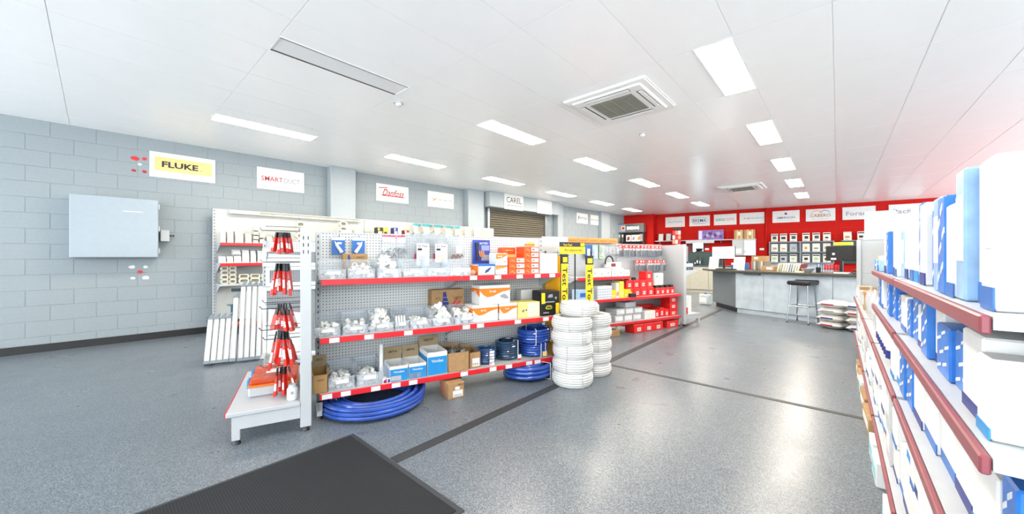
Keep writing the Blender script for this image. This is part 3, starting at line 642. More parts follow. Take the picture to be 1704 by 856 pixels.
carton(G1, 2.03, .04, .619, .235, .18, .255, BLACK, 'black tool box carton with yellow labels on the middle shelf', prints=[('f', .02, .2, .5, .94, YELLOW, 'yellow_label'), ('f', .78, .96, .06, .5, YELLOW, 'yellow_label'), ('p', [(.34, .74), (.4, .86), (.6, .88), (.62, .74)], 0, 0, 0, GREYINK, 'picture'), ('p', [(.22, .32), (.3, .42), (.52, .42), (.6, .32), (.52, .26), (.3, .26)], 0, 0, 0, M('olive_line', '#c6c23a', .5), 'picture'), ('p', [(.25, .32), (.31, .39), (.51, .39), (.57, .32), (.51, .285), (.31, .285)], 0, 0, 0, BLACK, 'picture'), ('p', [(.72, .72), (.78, .78), (.84, .72), (.78, .64)], 0, 0, 0, GREYINK, 'picture')], texts=[('f', 'jackery', .26, .13, .3, .08, PAPER), ('f', 'ROTHENBERGER', .45, .56, .5, .05, PAPER)])
for k in range(6): carton(G1, 2.27, .16, .619+.032*k, .09, .22, .03, PAPER, '%s flat white box from the bottom beside the black box, middle shelf' % ORD[k], name='flat_box', group='flat white boxes beside the black box')
# top shelf
carton(G1, .18, .3, 1.063, .2, .09, .2, M('kraft_board'), 'brown carton behind the second bin on the top shelf', texts=[('f', 'LASCO', .7, .85, .3, .08, INK)], prints=[('p', [(.2, .6), (.34, .6), (.28, .95), (.22, .95)], 0, 0, 0, NAVY, 'flag_blue')])
carton(G1, 1.33, .06, 1.063, .175, .2, .1, PAPER, 'white box with a blue top edge and blue part picture, top shelf', prints=[('f', 0, 1, .82, 1, BLUE), ('t', 0, 1, 0, 1, BLUE), ('p', [(.4, .12), (.62, .3), (.82, .74), (.7, .7), (.42, .42)], 0, 0, 0, M('navy_part', '#21437f', .4), 'picture'), ('l', 0, 1, .0, .9, ORANGE)])
t = thing('clear_scoop', 'small clear and orange pouch lying right of the top shelf bins', 'pouch', G1, (1.285, .06, 1.063))
part(t, 'film', MB().bbox(-.05, .035, 0, .12, 0, .05, .018), BAGC); part(t, 'contents', MB().bbox(-.02, .03, .02, .1, .004, .045, .012), ORANGE)
for k, (z, h) in enumerate(((1.063, .085), (1.15, .12))):
    carton(G1, 1.515, .05, z, .125, .16, h, PAPER, ['lower', 'upper'][k] + ' of two small white boxes with an orange wave, top shelf', prints=[('p', [(0, .55), (.4, .62), (1, .9), (1, 1), (0, 1)] if not k else [(0, .52), (.5, .6), (1, .86), (1, .95), (0, .95)], 0, 0, 0, ORANGE, 'orange_wave'), ('p', [(.68, .3), (.76, .44), (.84, .3), (.76, .2)], 0, 0, 0, GREYINK, 'picture')], texts=[('f', 'SI-30', .32, .72 if not k else .74, .4, .12, PAPER)])
def orange_box(x, y, z, wd, h, lb, dp=.17):
    return carton(G1, x, y, z, wd, dp, h, BORANGE, lb, group='small orange boxes on the top shelf', prints=[('f', .5, .98, .12, .84, PAPER, 'label'), ('f', .54, .72, .28, .72, GREYINK, 'picture'), ('f', .76, .94, .28, .72, M('pale_ink'), 'picture'), ('p', [(.06, .1), (.2, .5), (.36, .1), (.42, .1), (.24, .64), (.2, .64)], 0, 0, 0, M('amber', '#f8954e', .5), 'chevron')])
for k in range(3): orange_box(1.655, .05, 1.063+.055*k, .18, .053, 'small orange box in the left stack, %s from the bottom' % ORD[k])
for k in range(5): orange_box(1.845, .07, 1.063+.055*k, .17, .053, 'small orange box in the tall right stack, %s from the bottom' % ORD[k])
carton(G1, 1.7, .26, 1.063, .15, .12, .27, BORANGE, 'tall plain orange box standing behind the left orange stack', prints=[('f', .2, .8, .88, .9, PALEY)])
carton(G1, 1.66, .1, 1.229, .1, .1, .03, M('amber'), 'loose orange sachet lying on the left orange stack', name='sachet', cat='sachet')
t = carton(G1, 1.8, .1, 1.34, .2, .1, .05, PAPER, 'white and orange packet lying on the tall orange stack', name='packet', cat='packet', prints=[('f', .3, .95, .1, .6, ORANGE), ('f', .55, .9, .65, .95, YELLOW)])
for k in range(5): carton(G1, 2.035, .06, 1.063+.042*k, .215, .24, .04, PAPER, '%s white flat box from the bottom at the end of the top shelf' % ORD[k], name='flat_box', group='white flat boxes at the end of the top shelf')
# goods hung on the pegboard (y = .4)
def peg(t, z, L=.06): part(t, 'peg_hook', MB().tube([(0, .04, z), (0, -L, z), (0, -L-.01, z+.012)], .003, 6), CHROME, True)
for x, lb, flip in ((.155, 'blue carded sealant tube hung at the left of the pegboard', 1), (.315, 'blue carded sealant tube hung second from the left', -1)):
    t = thing('carded_tube', lb, 'blister pack', G1, (x, .375, 1.255))
    part(t, 'card', MB().bbox(-.052, .052, 0, .003, 0, .125, .001), BLUE); part(t, 'header', MB().box(-.052, .052, -.001, .004, .125, .15), PAPER); part(t, 'fold', MB().box(-.045, .045, -.001, .004, .15, .165), GREYM)
    part(t, 'note', MB().box(-.012, .025, -.002, 0, .09, .108), PAPER)
    part(t, 'tube', MB().cyl((-.03*flip, -.008, .115), (-.02*flip, -.01, .09), .003, .008, 8).cyl((-.02*flip, -.012, .09), (.025*flip, -.014, .018), .012, .016, 12), PVC, True); peg(t, .155)
for x, wd, lb in ((.57, .13, 'larger clear bag of grey bolts with a pink header on the pegboard'), (.68, .085, 'smaller clear bag of grey bolts with a pink header on the pegboard')):
    h = .215 if wd > .1 else .175
    t = thing('bag_of_bolts', lb, 'bag', G1, (x, .37, 1.432-h))
    part(t, 'film', MB().prism([(-wd*.62, .03), (-wd*.4, 0), (wd*.4, 0), (wd*.62, .03), (wd*.5, h-.05), (-wd*.4, h-.05)], 'y', -.035, .005), BAGC)
    part(t, 'header', MB().box(-wd*.42, wd*.48, -.01, 0, h-.06, h-.012), PAPER); part(t, 'header_strip', MB().box(-wd*.42, wd*.48, -.0105, .001, h-.014, h), M('pink_card', '#e2476b', .5))
    bo = MB()
    for k in range(46):
        p = Vector((random.uniform(-wd*.5, wd*.5), random.uniform(-.03, 0), .012 + abs(random.gauss(0, .4))*(h-.12))); d = Vector((random.uniform(-1, 1), random.uniform(-1, 1), random.uniform(-1, 1))).normalized()*.012
        bo.cyl(p-d, p+d, .006, n=6)
    b_ = part(t, 'bolts', bo, STEEL); b_['kind'] = 'stuff'; peg(t, h-.01)
CRUM = see_through('crumpled_film', '#e3e7ea', .2, .15)
def film_bag(x, z, wd, h, lb, seed):
    rnd = random.Random(seed); t = thing('clear_bag', lb, 'bag', G1, (x, .36, z)); b = MB(); nx, nz = 7, 8; vs = []
    for s in (0, 1):
        for j in range(nz+1):
            for i in range(nx+1):
                u = i/nx-.5; v = j/nz; sw = .05*math.sin(math.pi*v)*math.cos(math.pi*u) + rnd.uniform(-.009, .009)
                vs.append((u*wd*(1+.15*math.sin(7*v+seed)) + rnd.uniform(-.004, .004), (-sw if s == 0 else .012), v*h + rnd.uniform(-.008, .008)))
    q = (nx+1)*(nz+1); fs = []
    for s in (0, 1):
        for j in range(nz):
            for i in range(nx):
                a = s*q + j*(nx+1)+i; f = (a, a+1, a+nx+2, a+nx+1); fs.append(f if s == 0 else f[::-1])
    part(t, 'film', b.add(vs, fs), CRUM, True); peg(t, h-.01); return t
for x, lb, m in ((.87, 'crumpled clear bag with a printed white leaflet, left of two', 1), (1.05, 'crumpled clear bag with a printed white leaflet and yellow dots, right of two', 2)):
    t = film_bag(x, 1.17, .17, .3, lb, m)
    part(t, 'leaflet', MB().box(-.06, .06, -.062, -.06, -.03 if m == 1 else .01, .19), PAPER)
    lettering(t, 'EZ TRAP', 0, -.064, .165, .09, .02, INK); part(t, 'leaflet_print', MB().box(-.05, -.01, -.064, -.0622, .125, .145), INK)
    for k in range(6): part(t, 'leaflet_print', MB().box(-.04+.012*k, -.036+.012*k, -.064, -.0622, .03+.01*(k % 3), .07+.012*(k % 2)), GREYINK if m == 1 else YELLOW)
    part(t, 'red_part', MB().prism([(-.075, .02), (-.055, .03), (-.052, .09), (-.07, .1)], 'y', -.045, -.03), M('maroon_ink'))
t = film_bag(1.22, 1.19, .19, .26, 'clear bag of coiled copper parts and a paper tag', 5)
part(t, 'tag', MB().box(-.02, .04, -.062, -.06, .08, .15), M('cream_panel')); part(t, 'copper_part', MB().tube([(-.06+.015*k, -.04, .02+.05*abs(math.sin(k*1.1))) for k in range(9)], .008, 6), M('copper_brown', '#8d6455', .4, metal=.3), True)
film_bag(.78, 1.2, .12, .26, 'empty crumpled clear bag beside the bolts', 9)
film_bag(.97, 1.33, .2, .15, 'puffed clear bag above the two leaflets', 11)
t = thing('tool_card', 'blue carded torch and driver set on the pegboard', 'blister pack', G1, (1.51, .385, 1.165))
part(t, 'card', MB().bbox(-.1, .1, 0, .004, 0, .245, .002), M('royal_blue', '#2a3f9e', .4, var=.15)); part(t, 'torch', MB().cyl((-.055, -.015, .03), (-.055, -.015, .17), .011, n=12).cyl((-.055, -.015, .17), (-.055, -.015, .215), .017, n=12), BLACK, True)
for k in range(3): part(t, 'driver', MB().cyl((-.015+.022*k, -.01, .07), (-.028+.022*k, -.01, .13), .007, n=8), M('amber'), True)
part(t, 'picture', MB().box(0, .09, -.002, 0, .135, .19), M('blue_grey_print', '#8793b8', .5)); part(t, 'picture', MB().box(.0, .09, -.002, 0, .03, .09), GREYINK)
lettering(t, 'BATTERY', .03, -.003, .21, .1, .02, PAPER); peg(t, .23)
# hose coils
def coil(name, fr, x, y, z, Ro, r, turns, rows, mat, label, sag=0, straps=(), tags=(), n=40, sides=8, seed=1):
    t = thing(name, label, 'hose coil', fr, (x, y, z)); rnd = random.Random(seed); pts = []
    for l in range(rows):
        rr = Ro - l*r*1.85; seq = range(turns) if l % 2 == 0 else range(turns-1, -1, -1)
        for k in seq:
            e = rnd.uniform(-.35, .35)*r; f = rnd.uniform(0, 6)
            for i in range(n):
                a = 2*math.pi*i/n; fz = (k + (i/n if l % 2 == 0 else 1-i/n)) * r*1.95
                pts.append(((rr + e*math.sin(a+f) + sag*(.5-k/max(1, turns)))*math.cos(a), (rr + e*math.sin(a+f) + sag*(.5-k/max(1, turns)))*math.sin(a), r + fz + e*.4*math.sin(2*a+f)))
    part(t, 'hose', MB().tube(pts, r, sides), mat, True)
    H = turns*r*1.95 + 2*r
    for a in straps:
        c_, s_ = math.cos(a), math.sin(a); Ri = Ro - (rows-1)*r*1.85 - r - .004; Re = Ro + r + .004
        part(t, 'strap', MB().tube([(Ri*c_, Ri*s_, -.0+.004), (Re*c_, Re*s_, .004), (Re*c_, Re*s_, H), (Ri*c_, Ri*s_, H)], .004, 5, closed=True), PVC)
    for u0, u1, v0, v1, m in tags: part(t, 'tag', MB().box(u0, u1, -Ro-r-.012, -Ro-r-.009, v0, v1), m)
    return t
coil('hose_coil', G1, 1.455, .17, .197, .1, .0085, 8, 3, HOSE2, 'small blue hose coil with stacked white labels, bottom shelf', tags=[(-.01, .04, .0+.028*k, .022+.028*k, PAPER) for k in range(5)] + [(-.005, .012, .006+.056*k, .018+.056*k, RED) for k in range(2)], seed=2)
coil('hose_coil', G1, 1.715, .2, .197, .115, .011, 8, 2, M('smoke_hose', '#27425f', .12, var=.25, scale=8, spec=.9), 'medium grey-blue hose coil with a white hang tag, bottom shelf', straps=(R(-60),), tags=[(.05, .09, .02, .055, PAPER), (.055, .085, 0, .018, RED)], seed=3)
coil('hose_coil', G1, 2.04, .2, .197, .15, .012, 5, 2, HOSE, 'lower deep blue hose coil with a yellow tag, bottom shelf', straps=(R(-95), R(-75)), tags=[(.0, .05, .012, .06, PALEY)], seed=4)
coil('hose_coil', G1, 2.04, .2, .325, .165, .014, 5, 2, HOSE, 'upper deep blue hose coil stacked on another, bottom shelf', straps=(R(-115), R(100)), seed=5)
coil('hose_coil', G1, .42, .15, .003, .4, .0155, 3, 6, HOSE, 'huge flat blue hose coil on the floor under the left shelves', n=64, seed=6)
coil('hose_coil', G1, 1.92, .13, .003, .235, .021, 3, 3, HOSE, 'thick blue hose coil on the floor under the right shelves', straps=(R(-60),), n=48, seed=7, sides=10)
carton(G1, .975, -.09, .0, .15, .2, .135, CARD, 'brown carton with a white label on the floor under the bottom shelf', rz=R(4), prints=[('f', .28, .9, .1, .5, PAPER, 'label'), ('f', .42, .7, .55, .74, PAPER, 'label'), ('q', [(.1, .1), (.8, .1), (.6, .8), (.1, .9)], 0, 0, 0, M('faded_red', '#b4705c', .7), 'side_print')], texts=[('f', 'LASCO', .75, .86, .35, .09, INK), ('f', '||||||', .58, .2, .45, .1, INK)])
# white conduit coils
def conduit(x, y, z, label, Ro=.2, turns=6, H=.13, tag_at=None):
    t = thing('conduit_coil', label, 'conduit coil', G1, (x, y, z), random.uniform(-.5, .5), 'white corrugated conduit coils')
    p = H/turns; prof = [(Ro-.07, 0.004)]
    for k in range(turns):
        ins = .016 if k in (0, turns-1) else .004 if k in (1, turns-2) else 0
        for a in (-70, -35, 0, 35, 70): prof.append((Ro - ins - p*.5 + p*.5*math.cos(R(a)), p*(k+.5) + p*.5*math.sin(R(a))))
    for k in range(3):
        for a in (60, 90, 120): prof.append((Ro - .016 - p*.55 - k*p + p*.5*math.cos(R(a)), H-p*.5 + p*.5*math.sin(R(a))))
    prof += [(Ro-.075, H-.01), (Ro-.075, .004)]
    part(t, 'conduit', MB().lathe(prof, 40), M('conduit_white', '#d8d8d6', .4, var=.04, scale=60), True)
    for a in (0, 2.1, 4.2): part(t, 'tie', MB().tube([((Ro+.002)*math.cos(a), (Ro+.002)*math.sin(a), .0), ((Ro+.002)*math.cos(a), (Ro+.002)*math.sin(a), H+.002), ((Ro-.08)*math.cos(a), (Ro-.08)*math.sin(a), H+.002)], .003, 5), GREYM)
    if tag_at is not None:
        q = MB(); c0 = -math.pi/2 + tag_at
        for k in range(4):
            a, b = c0+k*.09, c0+(k+1)*.09
            q.add([((Ro+.003)*math.cos(v), (Ro+.003)*math.sin(v), z_) for v, z_ in ((a, .03), (b, .03), (b, .105), (a, .105))], [(0, 1, 2, 3)])
        part(t, 'label', q, PAPER)
    return t
nm5 = ['bottom', 'second', 'third', 'fourth', 'top']
for k in range(5): conduit(2.2+random.uniform(-.012, .012), -.25+random.uniform(-.012, .012), .131*k, '%s white conduit coil of the front floor stack' % nm5[k] + (', counted upward' if 0 < k < 4 else ''), tag_at=-.3 if k == 3 else None)
for k in range(5): conduit(2.59+random.uniform(-.006, .006), -.11+random.uniform(-.006, .006), .126*k, '%s white conduit coil of the rear floor stack' % nm5[k] + (', counted upward' if 0 < k < 4 else ''), H=.125)
conduit(2.33, -.2, .657, 'white conduit coil lying across both floor stacks', H=.12, tag_at=.3)
# wire tool stand
t = thing('tool_display_stand', 'yellow and black wire display stand behind the white conduit stacks', 'display stand', G1, (2.33, .11, 0))
for x, y in ((0, 0), (.43, 0), (0, .29), (.43, .29)): part(t, 'post', MB().cyl((x, y, 0), (x, y, 1.3), .008, n=8), BLACK, True)
wr = MB()
for k in range(38): wr.cyl((.1, .28, .06+.033*k), (.34, .28, .06+.033*k), .0022, n=5)
for x in (.16, .22, .28): wr.cyl((x, .28, .05), (x, .28, 1.3), .003, n=5)
part(t, 'wire_grid', wr, BLACK)
for k, (x0, x1, z1) in enumerate(((0, .09, 1.26), (.345, .45, 1.245))):
    p_ = part(t, 'yellow_panel', MB().bbox(x0, x1, -.012, -.004, .05, z1, .002), YELLOW)
    part(p_, 'black_cap', MB().box(x0-.002, x1+.002, -.014, -.003, z1-.1, z1+.002), BLACK); part(p_, 'cap_logo', MB().box(x0+.02, x1-.012, -.0155, -.0138, z1-.085, z1-.03), YELLOW)
    lettering(p_, 'Test Tool Accessories', (x0+x1)/2, -.0135, z1-.64, 1.0, .066, INK, .02, turn=-math.pi/2)
p_ = part(t, 'side_panel', MB().bbox(-.012, -.004, .0, .28, .05, 1.24, .002), M('amber_yellow', '#f0b018', .45))
h_ = part(t, 'header', MB().bbox(-.02, .33, -.016, -.008, 1.265, 1.37, .002), YELLOW)
part(h_, 'header_black', MB().box(-.022, .332, -.018, -.007, 1.345, 1.395), BLACK); part(h_, 'header_logo', MB().box(.26, .32, -.0195, -.0178, 1.352, 1.388), YELLOW)
lettering(h_, 'Accessories', .16, -.0175, 1.31, .25, .035, INK); lettering(h_, 'Test Tool', .08, -.0195, 1.365, .12, .022, YELLOW)
for k in range(4):
    u = thing('meter_pack', '%s blue meter pack from the left on the wire tool stand' % ORD[k], 'blister pack', G1, (2.46+.055*k, .37, .62), group='blue meter packs on the wire stand')
    part(u, 'card', MB().box(-.022, .022, 0, .004, 0, .11), BLUE); part(u, 'bubble', MB().bbox(-.016, .016, -.015, 0, .015, .08, .005), M('pale_ink'))

# ------------------------------------------------------------------ second gondola with air grilles, and leaning ducts
gB = gondola('gondola_shelving', 'white gondola behind the end bay, hung with framed air grilles', G1, (0, 0, 0), [-.51, .68], 2.0, 1.42, [(-.49, .66, 1.62, 1.98, .06, None, (), .02, .03, False)], panel=PEG, pz=(.15, .8, 1.41), post=WHITE, feet_y=1.62)
def grille(x0, x1, z0, z1, lb, pic=False):
    t = thing('air_grille', lb, 'air grille', G1, ((x0+x1)/2, 1.955, z0), group='framed return-air grilles'); X = (x1-x0)/2; h = z1-z0; f = .04
    part(t, 'frame', MB().bbox(-X, X, -.012, .012, 0, f, .004).bbox(-X, X, -.012, .012, h-f, h, .004).bbox(-X, -X+f, -.012, .012, f, h-f, .004).bbox(X-f, X, -.012, .012, f, h-f, .004), FRW)
    part(t, 'backing', MB().box(-X+f, X-f, .006, .01, f, h-f), M('grille_back', '#4d555b', .6))
    m = MB(); n = int((2*X-2*f)/.016)
    for k in range(n): m.box(-X+f+.016*k, -X+f+.016*k+.004, -.004, .006, f, h-f)
    for k in range(int((h-2*f)/.016)): m.box(-X+f, X-f, -.005, .006, f+.016*k, f+.016*k+.004)
    part(t, 'egg_crate', m, M('grille_white', '#c6cbcf', .5))
    if pic: part(t, 'paper_sheet', MB().prism([(-X+.04, .04), (X*.4, .06), (X*.45, h*.6), (-X+.06, h*.7)], 'y', -.016, -.014), PAPER)
    return t
grille(-.53, .12, 1.12, 1.33, 'uppermost small white framed grille behind the red tool packs', True)
grille(-.5, .12, .89, 1.115, 'middle white framed grille behind the red tool packs')
grille(-.53, .12, .05, .88, 'tall lowest white framed grille behind the red tool packs', True)
t = thing('duct_rack', 'low dark steel rack the white ducts lean on', 'rack', G1, (0, 0, 0))
for x in (-1.12, -.66):
    part(t, 'post', MB().box(x-.015, x+.015, 2.52, 2.55, 0, .5 if x < -1 else .88), M('dark_steel', '#30363a', .5, metal=.4)); part(t, 'foot', MB().box(x-.02, x+.02, 2.35, 2.72, 0, .02), M('dark_steel'))
part(t, 'crossbar', MB().box(-1.12, -.66, 2.525, 2.545, .42, .46), M('dark_steel')); part(t, 'crossbar', MB().box(-.9, -.66, 2.525, 2.545, .8, .84), M('dark_steel'))
part(t, 'crank_top', MB().cyl((-.9, 2.56, .5), (-.9, 2.56, .62), .012).lathe([(0, .62), (.05, .63), (.05, .64), (0, .645)], 12, (-.9, 2.56)), M('teal_metal', '#2f5d6b', .4), True)
def duct(x, L, lean, lb):
    t = thing('wall_duct', lb, 'duct', G1, (x, 2.2, .022), rot=(0, 0, 0), group='white ducts leaning in the rack')
    t.rotation_euler = (Matrix.Rotation(G1.a, 4, 'Z') @ Matrix.Rotation(-lean, 4, 'X')).to_euler()
    part(t, 'channel', MB().prism([(-.025, 0), (.025, 0), (.025, .028), (.02, .04), (-.02, .04), (-.025, .028)], 'z', .02, L).xf(Matrix.Diagonal((1, -1, 1, 1))), PVC)
    part(t, 'seam', MB().box(-.018, -.014, -.042, -.039, .02, L), GREYM)
    part(t, 'end_cap', MB().box(-.028, .028, -.044, .012, -.015, .02), M('cap_grey', '#7d868c', .5))
    part(t, 'end_cap', MB().box(-.028, .028, -.044, .004, L, L+.022).prism([(-.028, L+.02), (.01, L+.02), (.03, L+.075), (.014, L+.08)], 'y', -.02, 0), M('cap_grey'))
for k in range(5): duct(-1.075+.058*k, .5, .42, '%s of the five short white ducts from the left' % ORD[k])
duct(-.835, .74, .32, 'white duct of middle length between the short and the tall ones')
for k in range(4): duct(-.765+.058*k, .87, .3, '%s of the four tall white ducts from the left' % ORD[k])

# ------------------------------------------------------------------ wall shelving on the left
UL = [1.26, 2.47, 3.68, 4.89, 6.1, 7.31]
gL = gondola('wall_shelving', 'tall pale grey shelving run standing along the grey block wall', LW, (0, 0, 0), UL, -.22, 2.0,
  [(1.28, 2.45, -.62, -.235, 1.445, RED), (1.28, 2.45, -.62, -.235, 1.13, RED), (1.28, 2.45, -.62, -.235, .81, None)] + [(a+.02, b-.02, -.62, -.235, 1.5, GREYM) for a, b in zip(UL[1:4], UL[2:5])] + [(a+.02, b-.02, -.62, -.235, .2, RED) for a, b in zip(UL, UL[1:])],
  panel=PANEL, pz=(.12, .75, 1.4, 2.0), post=WHITE, feet_y=-.6)
t = thing('trunking_sample', 'long cream plastic trunking fixed along the top of the wall shelving', 'trunking', LW, (1.44, -.24, 1.93))
part(t, 'cover', MB().bbox(0, .42, -.06, 0, 0, .06, .006), BEIGE); part(t, 'channel', MB().box(.42, 2.15, -.045, 0, 0, .006).box(.42, 2.15, -.045, 0, .05, .056).box(.42, 2.15, -.006, 0, .006, .05), BEIGE)
for x in (.62, 1.02, 1.7): part(t, 'screw', MB().cyl((x, -.008, .028), (x, -.004, .028), .01, n=10), STEEL)
def hood(x, z, wd, h, lb, dp=.16, y=-.55, g='cream duct hoods on the wall shelving', m=BEIGE):
    """duct inlet cover: rounded top box with a flange"""
    t = thing('duct_cover', lb, 'duct fitting', LW, (x + wd/2, y, z), group=g)
    side = [(0, 0), (dp, 0), (dp, h), (dp*.45, h), (dp*.2, h*.93), (.012, h*.75), (0, h*.6)]
    part(t, 'shell', MB().prism(side, 'x', -wd/2+.006, wd/2-.006).box(-wd/2+.012, wd/2-.012, -.004, .02, h*.1, h*.5), m, True); part(t, 'flange', MB().bbox(-wd/2, wd/2, -.006, dp+.004, 0, .022, .003), m)
for k, (x, wd, h) in enumerate([(1.29, .07, .17), (1.375, .08, .18), (1.475, .11, .185), (1.605, .09, .16)]): hood(x, 1.446, wd, h, '%s cream duct hood from the left on the upper red-edged wall shelf' % ORD[k])
for k in range(4): hood(1.71+.004*k, 1.446+.07*k, .075, .068, '%s ribbed coupling from the bottom of the tall stack, upper wall shelf' % ORD[k])
for k in range(2): hood(1.8, 1.446+.095*k, .075, .09, '%s cream box coupling right of the tall stack, upper wall shelf' % ['lower', 'upper'][k])
for k in range(3): hood(1.9+.1*k, 1.446, .085, .12+.02*k, '%s cream hood behind the red tool packs, upper wall shelf' % ORD[k])
for k, (x, wd, h, z) in enumerate([(1.285, .08, .11, 0), (1.37, .085, .11, 0), (1.46, .1, .13, 0), (1.45, .1, .08, .132), (1.565, .1, .22, 0), (1.675, .08, .21, 0), (1.77, .085, .21, 0), (1.87, .1, .2, 0), (1.99, .1, .2, 0)]):
    hood(x, 1.131+z, wd, h, '%s white duct piece from the left on the second wall shelf' % ORD[k] if k != 3 else 'white duct piece lying on another on the second wall shelf', m=PVC)
def oval(x, z, wd, h, lb):
    t = thing('oval_coupling', lb, 'duct fitting', LW, (x + wd/2, -.56, z), group='oval duct couplings')
    o_ = rrect(wd, h, h*.35, 4, 0, h/2); i_ = rrect(wd*.72, h*.62, h*.3, 4, 0, h/2); n = len(o_); b = MB()
    for y in (0, .1): b.add([(a, y, c) for a, c in o_] + [(a, y, c) for a, c in i_], [(k, (k+1) % n, n+(k+1) % n, n+k) for k in range(n)])
    b.add([(a, 0, c) for a, c in o_] + [(a, .1, c) for a, c in o_], [(k, (k+1) % n, n+(k+1) % n, n+k) for k in range(n)])
    b.add([(a, 0, c) for a, c in i_] + [(a, .1, c) for a, c in i_], [(k, (k+1) % n, n+(k+1) % n, n+k) for k in range(n)])
    part(t, 'sleeve', b, BEIGE, True); part(t, 'core', MB().prism([(a*.99, c) for a, c in i_], 'y', .05, .06), M('core_olive', '#a7a58f', .7))
for c in range(2):
    for r in range(4): oval(1.3+.1*c, .812+.068*r, .092, .066, '%s oval coupling from the bottom in the %s column, grey wall shelf' % (ORD[r], ['left', 'second'][c]))
for c in range(3):
    for r in range(2): oval(1.52+.15*c, .812+.072*r, .14, .07, '%s wide oval coupling in the %s wide column, grey wall shelf' % (['lower', 'upper'][r], ORD[c]))
for c in range(2):
    for r in range(4): oval(2.52-.18*c+.55*(c == 0)-.0, 1.502+.1*r if c == 0 else 1.446+.1*r, .13, .095, 'oval coupling number %s from the bottom, %s' % (ORD[r], 'stack on the second wall bay' if c == 0 else 'stack at the end of the first wall bay'))
for k, (x, wd, h) in enumerate([(3.1, .2, .13), (3.35, .14, .12)]): hood(x, 1.63, wd, h, '%s cream hood raised on the second wall bay' % ['left', 'right'][k]); 
for k, (x, wd, h) in enumerate([(3.08, .24, .125), (3.33, .18, .125)]): carton(LW, x, -.56, 1.502, wd, .2, h, BEIGE, 'cream box under the %s raised hood, second wall bay' % ['left', 'right'][k])
for k, (x, wd, h, m, z0) in enumerate([(3.8, .12, .15, BLACK, .17), (3.93, .1, .15, YELLOW, .17), (4.16, .09, .14, NAVY, .19), (4.26, .08, .15, M('lilac', '#c9c6de', .5), .19), (4.4, .12, .1, M('maroon_box', '#7c2b2b', .5), .19)]):
    carton(LW, x, -.56, 1.502, wd+.01, .15, z0, BLACK, 'black box under the %s small box on the third wall bay' % ORD[k])
    carton(LW, x, -.56, 1.502+z0+.002, wd, .14, h, m, 'small %s box, %s from the left on the third wall bay' % (['black', 'yellow and black', 'navy', 'lilac', 'dark red'][k], ORD[k]), prints=[('f', .15, .85, .1, .45, BLACK if m == YELLOW else PAPER), ('f', .1, .45, .55, .9, YELLOW if m == BLACK else PALEY)])
TEALC = M('teal_card', '#3f8f9c', .5, var=.2)
hb = [MB().bbox(-.05, .05, -.012, .012, -.26, -.06, .01).mesh('contents', M('cream_packet', '#bdb9a8', .4, var=.35, scale=40)), MB().box(-.05, .05, -.004, .004, -.06, 0).mesh('header', TEALC), MB().box(-.05, .05, -.004, .004, -.06, 0).mesh('header', M('cream_panel'))]
for k in range(22):
    x = 4.75 + .1*k; z = 1.97 - .004*(k % 3); bl = k < 13
    t = thing('hanging_packet', '%s hanging packet from the left at the right end of the wall shelving' % (ORD[k] if k < 20 else ['second last', 'last'][k-20]), 'packet', LW, (x, -.45+.05*math.sin(k*2.1), z), random.uniform(-.3, .3), 'packets hanging on the wall shelving')
    ob('contents', hb[0], t); ob('header', hb[1] if bl else hb[2], t)
    part(t, 'hook', MB().cyl((0, .0, -.01), (0, .22, -.01), .003, n=5), CHROME)

# ------------------------------------------------------------------ far gondola with the red boxes
FB = Frame(*G1.at(0, 1.1, 0)[:2], 70.6)
gC = gondola('gondola_shelving', 'far white gondola stocked with red boxes beyond the conduit stacks', FB, (0, 0, 0), [3.4, 4.55, 5.68], .42, 1.45,
   [(3.4, 4.48, .04, .41, .915, RED), (3.4, 4.54, 0, .41, .575, RED), (4.56, 5.68, 0, .41, .575, RED), (3.4, 4.54, 0, .41, .19, RED), (4.56, 5.68, 0, .41, .19, RED)], panel=WHITE, pz=(.15, .8, 1.45), post=WHITE)
t = thing('end_gondola', 'white end bay at the far end of the red-box gondola', 'shelving', FB, (0, 0, 0))
for y in (-.03, .86):
    part(t, 'post', MB().bbox(5.73, 5.8, y, y+.05, .03, 1.45, .004), WHITE)
    part(t, 'base_leg', MB().prism([(5.8, .17), (6.18, .17), (6.18, .02), (6.13, .02), (6.13, .11), (5.8, .11)], 'y', y, y+.04), WHITE)
    part(t, 'foot', MB().lathe([(0, 0), (.026, 0), (.02, .03), (0, .03)], 10, (5.765, y+.02)), BLACK)
part(t, 'back_panel', MB().box(5.74, 5.752, .0, .88, .15, 1.44), WHITE)
part(t, 'base_shelf', MB().bbox(5.8, 6.2, -.02, .9, .172, .2, .004), WHITE); part(t, 'upper_shelf', MB().prism([(5.8, .87), (6.15, .97), (6.15, .985), (5.8, .985)], 'y', .0, .88), WHITE)
for k in range(3): solo('paper_roll', MB().ring((0, 0, 0), (0, 0, .3), .055, .02, 16).mesh('paper_roll', PAPER, True), '%s white paper roll on the far end bay base shelf' % ORD[k], 'roll', FB, (5.88+.115*k, .12+.02*k, .2), group='white rolls on the far end bay')
carton(FB, 5.81, -.01, .2, .06, .05, .12, RED, 'small red packet beside the white rolls on the far end bay')
for k in range(2): carton(FB, 5.85+.13*k, .05, .985, .12, .2, .12, PAPER, '%s white box with a dark base on the far end bay upper shelf' % ['left', 'right'][k], prints=[('f', 0, 1, 0, .5, M('slate_ink'))])
